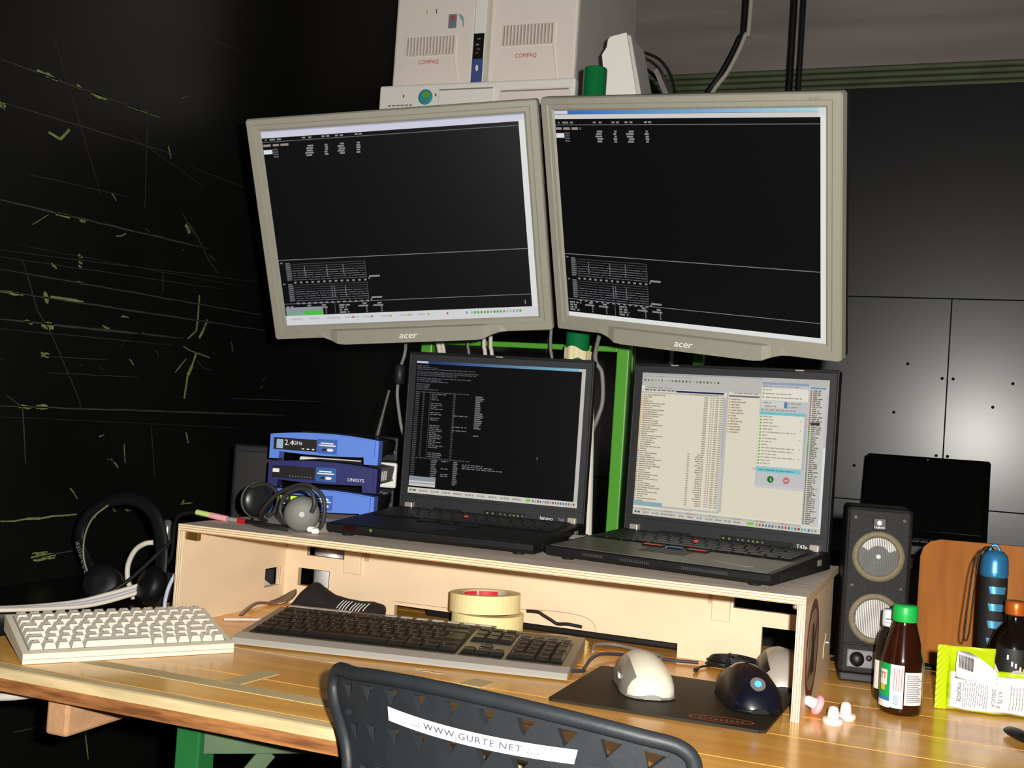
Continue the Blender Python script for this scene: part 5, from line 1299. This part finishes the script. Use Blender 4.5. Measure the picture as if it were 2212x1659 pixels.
# ================================================================== KEYS AT THE RIGHT EDGE
t = thing('key_bunch', 'bunch of keys with black fob at the right edge of the table', 'keys', TR(.0745, 1.478, TB) @ RZ(-62))
MB().loft([[(x, .011 * b * math.cos(q), .006 + .0055 * b * math.sin(q)) for q in [2 * math.pi * k / 12 for k in range(12)]] for x, b in ((-.026, .4), (-.022, .8), (-.01, 1), (.01, 1), (.02, .8), (.024, .4))]).build('fob', m_blackpl, t)
MB().lathe([(.010, -.0008), (.0115, 0), (.010, .0008), (.0092, 0), (.010, -.0008)], 24, 0, TR(.030, 0, .0016), caps=False).build('key_ring', mat('ring_steel', (180, 178, 172), .25, metal=.9), t)
for k, ra in enumerate((-24, 12)):
    Mk = TR(.034, 0, .0016 + .002 * k) @ RZ(ra)
    MB().lathe([(.009, 0), (.009, .0018)], 18, 0, Mk @ TR(.008, 0, 0)).b2((.014, -.0026, 0), (.042, .0026, .0018), M=Mk).build('key_blade', MATS['ring_steel'], t)

# ================================================================== WOODEN CHAIR BEHIND THE TABLE
m_chw = mat('chair_plywood', (178, 108, 34), .5, spec=.15, vary=.25, vscale=6, stretch=(9, 9, .8), col2=(158, 92, 26)); m_steel = mat('chair_tube', (60, 58, 56), .35, metal=.6)
t = thing('wooden_chair', 'brown plywood backed chair behind the table on the right', 'chair', TR(.130, 2.050, 0))
cw = .385
def rr(w_, h_, r, n=5):
    out = []
    for cx_, cz_, a0 in ((w_ / 2 - r, h_ / 2 - r, 0), (-w_ / 2 + r, h_ / 2 - r, 90), (-w_ / 2 + r, -h_ / 2 + r, 180), (w_ / 2 - r, -h_ / 2 + r, 270)):
        for k in range(n + 1): a = math.radians(a0 + 90 * k / n); out.append((cx_ + r * math.cos(a), cz_ + r * math.sin(a)))
    return out
def curved_panel(w_, z0, z1, r, thick, depth, lean):
    mb = MB(); NX = 24; vs = []
    bm = bmesh.new()
    zs_ = [z0, z0 + r * .15, z0 + r * .5, z0 + r, (z0 + z1) / 2, z1 - r, z1 - r * .5, z1 - r * .15, z1]
    grid = []
    for z in zs_:
        e = 0
        if z < z0 + r: q = z0 + r - z; e = r - math.sqrt(max(0, r * r - q * q))
        if z > z1 - r: q = z - (z1 - r); e = r - math.sqrt(max(0, r * r - q * q))
        hw = w_ / 2 - e
        grid.append([(-hw + 2 * hw * i / NX, z) for i in range(NX + 1)])
    for s_ in (0, 1):
        for row in grid:
            for x, z in row: vs.append((x, -depth * (x / (w_ / 2)) ** 2 + lean * (z - z0) + s_ * thick, z))
    n = NX + 1; m_ = len(zs_); fs = []
    for j in range(m_ - 1):
        for i in range(NX):
            a = j * n + i; fs.append([a, a + 1, a + n + 1, a + n]); b = m_ * n + a; fs.append([b, b + n, b + n + 1, b + 1])
    bd = [i for i in range(n)] + [j * n + NX for j in range(1, m_)] + [(m_ - 1) * n + i for i in range(NX - 1, -1, -1)] + [j * n for j in range(m_ - 2, 0, -1)]
    for k in range(len(bd)): a, b = bd[k], bd[(k + 1) % len(bd)]; fs.append([b, a, m_ * n + a, m_ * n + b])
    mb.add(vs, fs, 0, False); bm.free()
    return mb
curved_panel(cw, .722, .925, .030, .011, .018, .10).build('backrest', m_chw, t)
MB().b2((-.19, -.34, .440), (.19, .02, .452), bev=.004).build('seat', m_chw, t)
for sx in (-1, 1):
    MB().tube([(sx * .16, .03, 0), (sx * .16, .03, .45), (sx * .155, .035, .75), (sx * .15, .040, .88)], .010, 10, n=4).build('rear_post', m_steel, t)
    MB().tube([(sx * .17, -.33, 0), (sx * .165, -.31, .25), (sx * .16, -.30, .44)], .010, 10, n=4).build('leg', m_steel, t)
    MB().tube([(sx * .16, -.30, .432), (sx * .16, .03, .432)], .009, 10, n=1).build('side_rail', m_steel, t)

# ================================================================== FAR LAPTOP ON A SIDE TABLE
t = thing('side_table', 'dark side table in the shadow in front of the black panelled wall', 'table', TR(-.05, 3.0, 0))
MB().b2((-.40, -.28, .800), (.75, .30, .826), bev=.003).build('table_top', m_floor, t)
for sx in (-.36, .71):
    for sy in (-.24, .26): MB().b2((sx - .02, sy - .02, 0), (sx + .02, sy + .02, .80), bev=.003).build('leg', m_floor, t)
t = thing('far_laptop', 'open glossy black widescreen laptop in the background before the black wall', 'laptop', TR(-.089, 3.0, .826) @ RZ(0))
MB().b2((-.146, -.215, 0), (.146, .005, .024), bev=.003).build('base', m_blackpl, t)
L = TR(0, .005, .024) @ RX(-19)
m_gl = mat('gloss_black', (8, 8, 8), .12, spec=.3)
MB().prism(rr(.290, .206, .008), 0, .009, 'y', M=L @ TR(0, 0, .103)).build('lid', m_gl, t)
MB().b2((-.131, -.0006, .018), (.131, .0002, .192), M=L).build('display_panel', mat('display_dark', (9, 12, 9), .25, spec=.15), t)
MB().lathe([(.002, 0), (.002, .0008)], 10, 0, L @ TR(.0, -.0002, .199) @ RX(90)).build('webcam', MATS['led_red'] if False else mat('webcam_pink', (200, 110, 130), .4), t)
kb = MB()
for r in range(5):
    for c in range(14): kb.b2((-.133 + c * .019, -.030 - r * .019 - .016, .024), (-.133 + c * .019 + .016, -.030 - r * .019, .026))
kb.build('keyboard', m_key, t)

# ================================================================== FOREGROUND CHAIR
m_cp = mat('chair_black_plastic', (40, 44, 48), .5, spec=.4, vary=.15, vscale=30, bump=.1, bscale=250)
t = thing('mesh_back_chair', 'black plastic chair with triangular holes and a white address strip in the foreground', 'chair', TR(-.396, .953, 0) @ RZ(-11.4))
RC, ZT = .429, .841
def cs(s_, z, off=0.0):
    dd = min(max(ZT - z, 0), .10)
    q = s_ * (1 - .35 * dd - 21 * dd * dd) / RC
    return ((RC - off) * math.sin(q), RC - (RC - off) * math.cos(q) + (ZT - z) * .03, z)
PITCH = .0390; RH = .0350
sh = MB()
ncol = 10; s0 = -PITCH * ncol / 2
zr = [ZT - .0030]; 
for r in range(8): zr.append(zr[-1] - (RH if r else .0345))
def zt_at(s_): return -.019 * (s_ / .2) ** 2 + .008 * s_
for r in range(8):
    za, zb = zr[r], zr[r + 1]
    for c in range(ncol):
        sa, sb = s0 + c * PITCH, s0 + (c + 1) * PITCH; sm_ = (sa + sb) / 2; zc = (za + zb) / 2
        A_, B_, C_, D_ = (sa, za), (sb, za), (sb, zb), (sa, zb); P_, Q_, R_ = (sm_ - .0096, zc + .0064), (sm_ + .0096, zc + .0064), (sm_ - .0005, zc - .0082)
        pts = [cs(a_, z_ + zt_at(a_)) for a_, z_ in (A_, B_, C_, D_, P_, Q_, R_)]
        sh.add(pts, [[0, 1, 5, 4], [1, 2, 6, 5], [2, 3, 6], [3, 0, 4, 6]], 0, False)
    for sa, sb in ((s0 - .019, s0), (-s0, -s0 + .019)):
        ca, cb = (.016 if (r == 0 and sa < 0) else 0), (.016 if (r == 0 and sa > 0) else 0)
        sh.add([cs(a_, z_ + zt_at(a_)) for a_, z_ in ((sa, za - ca), (sb, za - cb), (sb, zb), (sa, zb))], [[0, 1, 2, 3]], 0)
shm = sh.mesh('backrest', [m_cp], False)
bm = bmesh.new(); bm.from_mesh(shm); bmesh.ops.remove_doubles(bm, verts=bm.verts, dist=.00005); bm.to_mesh(shm); bm.free()
o = inst(shm, 'backrest', t); md = o.modifiers.new('thick', 'SOLIDIFY'); md.thickness = .0085; md.offset = 1
SE = -s0 + .019; zb_ = zr[-1]
path = [cs(-SE, zb_ + zt_at(SE)), cs(-SE, .65), cs(-SE, .74), cs(-SE, ZT - .055), cs(-SE + .003, ZT - .034), cs(-SE + .020, ZT - .0200)]
path += [cs(s_, ZT - .0035 + zt_at(s_)) for s_ in (-.16, -.12, -.06, 0, .06, .12, .16)]
path += [cs(SE - .020, ZT - .0200), cs(SE - .003, ZT - .034), cs(SE, ZT - .055), cs(SE, .74), cs(SE, .65), cs(SE, zb_ + zt_at(SE))]
MB().tube(path, .0068, 12, n=6).build('rim', m_cp, t)
MB().b2((-.21, .085, .445), (.21, .50, .470), bev=.010).build('seat', m_cp, t)
for sx in (-1, 1):
    MB().tube([(sx * .20, .06, 0), (sx * .195, .09, .30), (sx * .19, .12, .45)], .011, 10, n=4).build('leg', m_steel, t)
    MB().tube([(sx * .20, .50, .0), (sx * .195, .48, .30), (sx * .19, .46, .45)], .011, 10, n=4).build('leg', m_steel, t)
    MB().tube([(sx * .19, .12, .44), (sx * .195, .10, .50), cs(sx * .17, .56, .010)], .010, 10, n=4).build('back_stay', m_steel, t)
# white address strip stuck across the back
sp_ = MB(); n = 24; s1, s2 = -.101, .110
def zs_strip(s_): return ZT + zt_at(s_) - .0345 - .007 * (1 - (s_ / .105) ** 2)
rg = []
for dz in (-.0062, .0062):
    rg.append([cs(s1 + (s2 - s1) * k / n, zs_strip(s1 + (s2 - s1) * k / n) + dz, -.0012) for k in range(n + 1)])
sp_.loft(rg, closed_ring=False)
so_ = sp_.build('address_strip', mat('strip_white', (250, 250, 250), .4), t)
tx = text('...: WWW.GURTE.NET :...', .0098, I4(), mat('strip_ink', (84, 82, 100), .6), t, sx=1.18, spacing=1.15)
for v in tx.data.vertices:
    s_ = (s1 + s2) / 2 + v.co.x; v.co = Vector(cs(s_, zs_strip(s_) + v.co.y * .8, -.0016 - v.co.z))
MB().lathe([(.004, 0), (.003, .002)], 12, 0, Matrix.Translation(cs(-.180, .785, -.0002)) @ RX(80)).build('rivet', m_cp, t)

# ================================================================== HEADPHONES AND CABLES AT THE LEFT
t = thing('over_ear_headphones', 'black over-ear headphones propped upright behind the beige keyboard', 'headphones', I4())
m_hb = mat('headband_black', (12, 12, 14), .5, spec=.3)
HB = [(-1.258, 1.492, .772), (-1.300, 1.500, .810), (-1.318, 1.502, .842), (-1.308, 1.505, .875), (-1.270, 1.508, .902), (-1.225, 1.510, .910), (-1.185, 1.508, .896), (-1.162, 1.505, .862), (-1.152, 1.500, .825), (-1.150, 1.495, .790)]
MB().tube(HB, .0085, 10, n=6, flat=(.35, 1.3)).build('headband', m_hb, t)
MB().tube([(-1.246, 1.478, .760), (-1.275, 1.474, .800), (-1.283, 1.474, .840), (-1.272, 1.476, .876), (-1.246, 1.480, .900)], .0016, 6).build('wire', mat('wire_brass', (120, 116, 90), .4), t)
for p, r in (((-1.236, 1.470, TB + .0290), 20), ((-1.155, 1.485, TB + .0330), -30)):
    Me = Matrix.Translation(p) @ RZ(r) @ RX(70)
    MB().lathe([(.012, -.016), (.026, -.012), (.0300, 0), (.0300, .010), (.024, .016), (.010, .017)], 24, 0, Me).build('ear_cup', m_hb, t)
    MB().lathe([(.018, -.024), (.026, -.022), (.0295, -.016), (.027, -.010)], 24, 0, Me, caps=False).build('ear_cushion', m_cloth, t)
hl = text('SENNHEISER', .0115, I4(), mat('headband_print', (170, 172, 180), .5), t)
a_, b_ = Vector((-1.266, 1.482, .777)), Vector((-1.304, 1.487, .845))
ax = (b_ - a_).normalized(); up_ = Vector((-.92, .05, -.40)); nrm = ax.cross(up_)
for v in hl.data.vertices:
    c_ = (a_ + b_) / 2; v.co = c_ + ax * v.co.x + up_ * v.co.y + Vector((0, -.008, 0))
t = thing('headset_clip', 'polished oval metal clip standing between the headphones and riser', 'clip', TR(-1.192, 1.560, TB))
MB().lathe([(.001, .128), (.006, .126), (.008, .112), (.0075, .092), (.004, .080), (.0022, .07), (.0022, .004), (.012, .003), (.012, 0)], 18).build('clip_post', mat('clip_chrome', (214, 214, 210), .2, metal=.9), t)
cable('cream cable bent in a half loop above the white cables at left', [(-1.180, 1.512, .846), (-1.192, 1.506, .843), (-1.207, 1.503, .831), (-1.217, 1.502, .808), (-1.214, 1.500, .785), (-1.203, 1.498, .768), (-1.20, 1.50, .757)], .0042, m_cwhite)
for k, (lab, mm, r, dz, dy) in enumerate((('upper white network cable running along the table left of the riser', m_cwhite, .0036, .012, .012), ('middle grey network cable running along the table left of the riser', mat('cable_palegrey', (186, 184, 190), .5), .0032, .006, .004), ('lower white network cable running along the table left of the riser', mat('cable_cream', (218, 208, 190), .5), .0034, .0, -.008))):
    cable(lab, [(-1.405, 1.225 + dy, TB + .004), (-1.30, 1.300 + dy, TB + .004), (-1.236, 1.385 + dy, TB + .004 + dz * .4), (-1.205, 1.435 + dy, TB + .008 + dz), (-1.165, 1.490 + dy * .7, TB + .026 + dz), (-1.128, 1.560 + dy * .5, TB + .042 + dz), (-1.095, 1.640, TB + .040 + dz), (-1.075, 1.70, TB + .012 + dz * .3), (-1.07, 1.76, TB + .004 + k * .004)], r, mm, group='network cables at the left')
cable('blue white cable hanging down along the outer side of the riser', [(-1.070, 1.452, .835), (-1.080, 1.440, .815), (-1.083, 1.428, .790), (-1.078, 1.420, .765), (-1.072, 1.440, TB + .004)], .0030, mat('cable_bluewhite', (180, 186, 204), .5))
cable('black cable crossing behind the headphones up to the riser edge', [(-1.236, 1.44, TB + .004), (-1.195, 1.47, .785), (-1.150, 1.49, .835), (-1.115, 1.50, .872), (-1.085, 1.52, .880), (-1.075, 1.56, .84), (-1.07, 1.62, TB + .004)], .0030, m_cblack)
cable('second black cable dropping from the riser edge behind the plywood side', [(-1.105, 1.505, .868), (-1.090, 1.508, .842), (-1.074, 1.505, .812), (-1.066, 1.52, .78), (-1.07, 1.56, TB + .004)], .0040, m_cblack)
cable('white cable hanging under the table at the far left', [(-1.40, 1.10, .700), (-1.22, 1.105, .690), (-1.08, 1.118, .699), (-1.00, 1.150, .7165), (-.97, 1.19, .7195)], .0052, m_cwhite)
cable('thin white cable end on the table left of the long keyboard', [(-.895, 1.512, TB + .006), (-.925, 1.520, TB + .003), (-.965, 1.505, TB + .003), (-1.01, 1.470, TB + .003)], .0022, m_cwhite)
# power lead with ferrite left of the left laptop
t = thing('monitor_lead', 'grey video lead with black ferrite bead hanging left of the left laptop screen', 'cable', I4())
MB().tube([(-.870, 1.69, 1.300), (-.908, 1.80, 1.195), (-.915, 1.80, 1.150), (-.918, 1.80, 1.110), (-.912, 1.80, 1.075), (-.902, 1.80, 1.040), (-.885, 1.82, .98), (-.87, 1.84, .85), (-.87, 1.84, TB + .004)], .0030, 8).build('lead', m_cgrey, t)
MB().lathe([(.004, 0), (.0085, .003), (.0085, .032), (.004, .035)], 14, 0, TR(-.9155, 1.80, 1.122) @ RX(2)).build('ferrite_bead', m_dark, t)
cable('white cable curling up between the two laptops behind', [(-.566, 1.87, 1.30), (-.566, 1.80, 1.192), (-.553, 1.80, 1.160), (-.549, 1.80, 1.115), (-.556, 1.80, 1.085), (-.570, 1.815, 1.05), (-.582, 1.835, .95), (-.592, 1.840, TB + .004)], .0036, m_cgrey)
t = thing('white_rod', 'slim white plastic aerial standing between the two laptops', 'aerial', TR(-.5535, 1.80, TB))
MB().lathe([(.0065, 0), (.0070, .004), (.0070, .15), (.0060, .30), (.0042, .365), (.002, .370)], 14, 0, RY(-2.2)).build('rod', m_cwhite, t)
MB().lathe([(.020, 0), (.020, .006), (.010, .010)], 18).build('foot', m_blackpl, t)
t = thing('usb_hub', 'small black and silver adapter box between the two laptops', 'adapter', TR(-.5275, 1.655, ZR) @ RZ(12))
MB().b2((-.011, -.050, 0), (.011, .040, .0150), bev=.002).build('housing', m_dark, t)
MB().b2((-.0095, -.0512, .003), (.0095, -.0495, .012)).build('silver_face', m_hinge, t)
for k in range(7): MB().b2((-.010, -.044 + k * .008, .0150), (.010, -.040 + k * .008, .0158)).build('ridge', m_cgrey, t)
for k, (x, r, mm) in enumerate(((-.905, .005, m_cwhite), (-.897, .004, m_cwhite), (-.847, .0026, m_cgrey), (-.815, .0038, m_cwhite), (-.802, .0038, m_cwhite), (-.688, .003, m_cgrey))):
    nm = ('thick white plug lead', 'slim white plug lead', 'grey lead', 'left white lead of the close pair', 'right white lead of the close pair', 'dim grey lead')[k]
    cable(nm + ' hanging behind the left laptop under the silver monitor', [(x, 1.93, 1.40), (x - .003, 1.93, 1.22), (x + .004, 1.93, 1.15), (x + .006, 1.93, .80), (x + .006, 1.93, .005)], r, mm, n=4, group='leads hanging behind the left laptop')
cable('long black lead lying at the back of the table beside the speaker', [(-.17, 1.80, TB + .004), (-.15, 1.815, TB + .004), (-.08, 1.83, TB + .004), (.0, 1.835, TB + .004), (.12, 1.83, TB + .004)], .003, m_cblack)
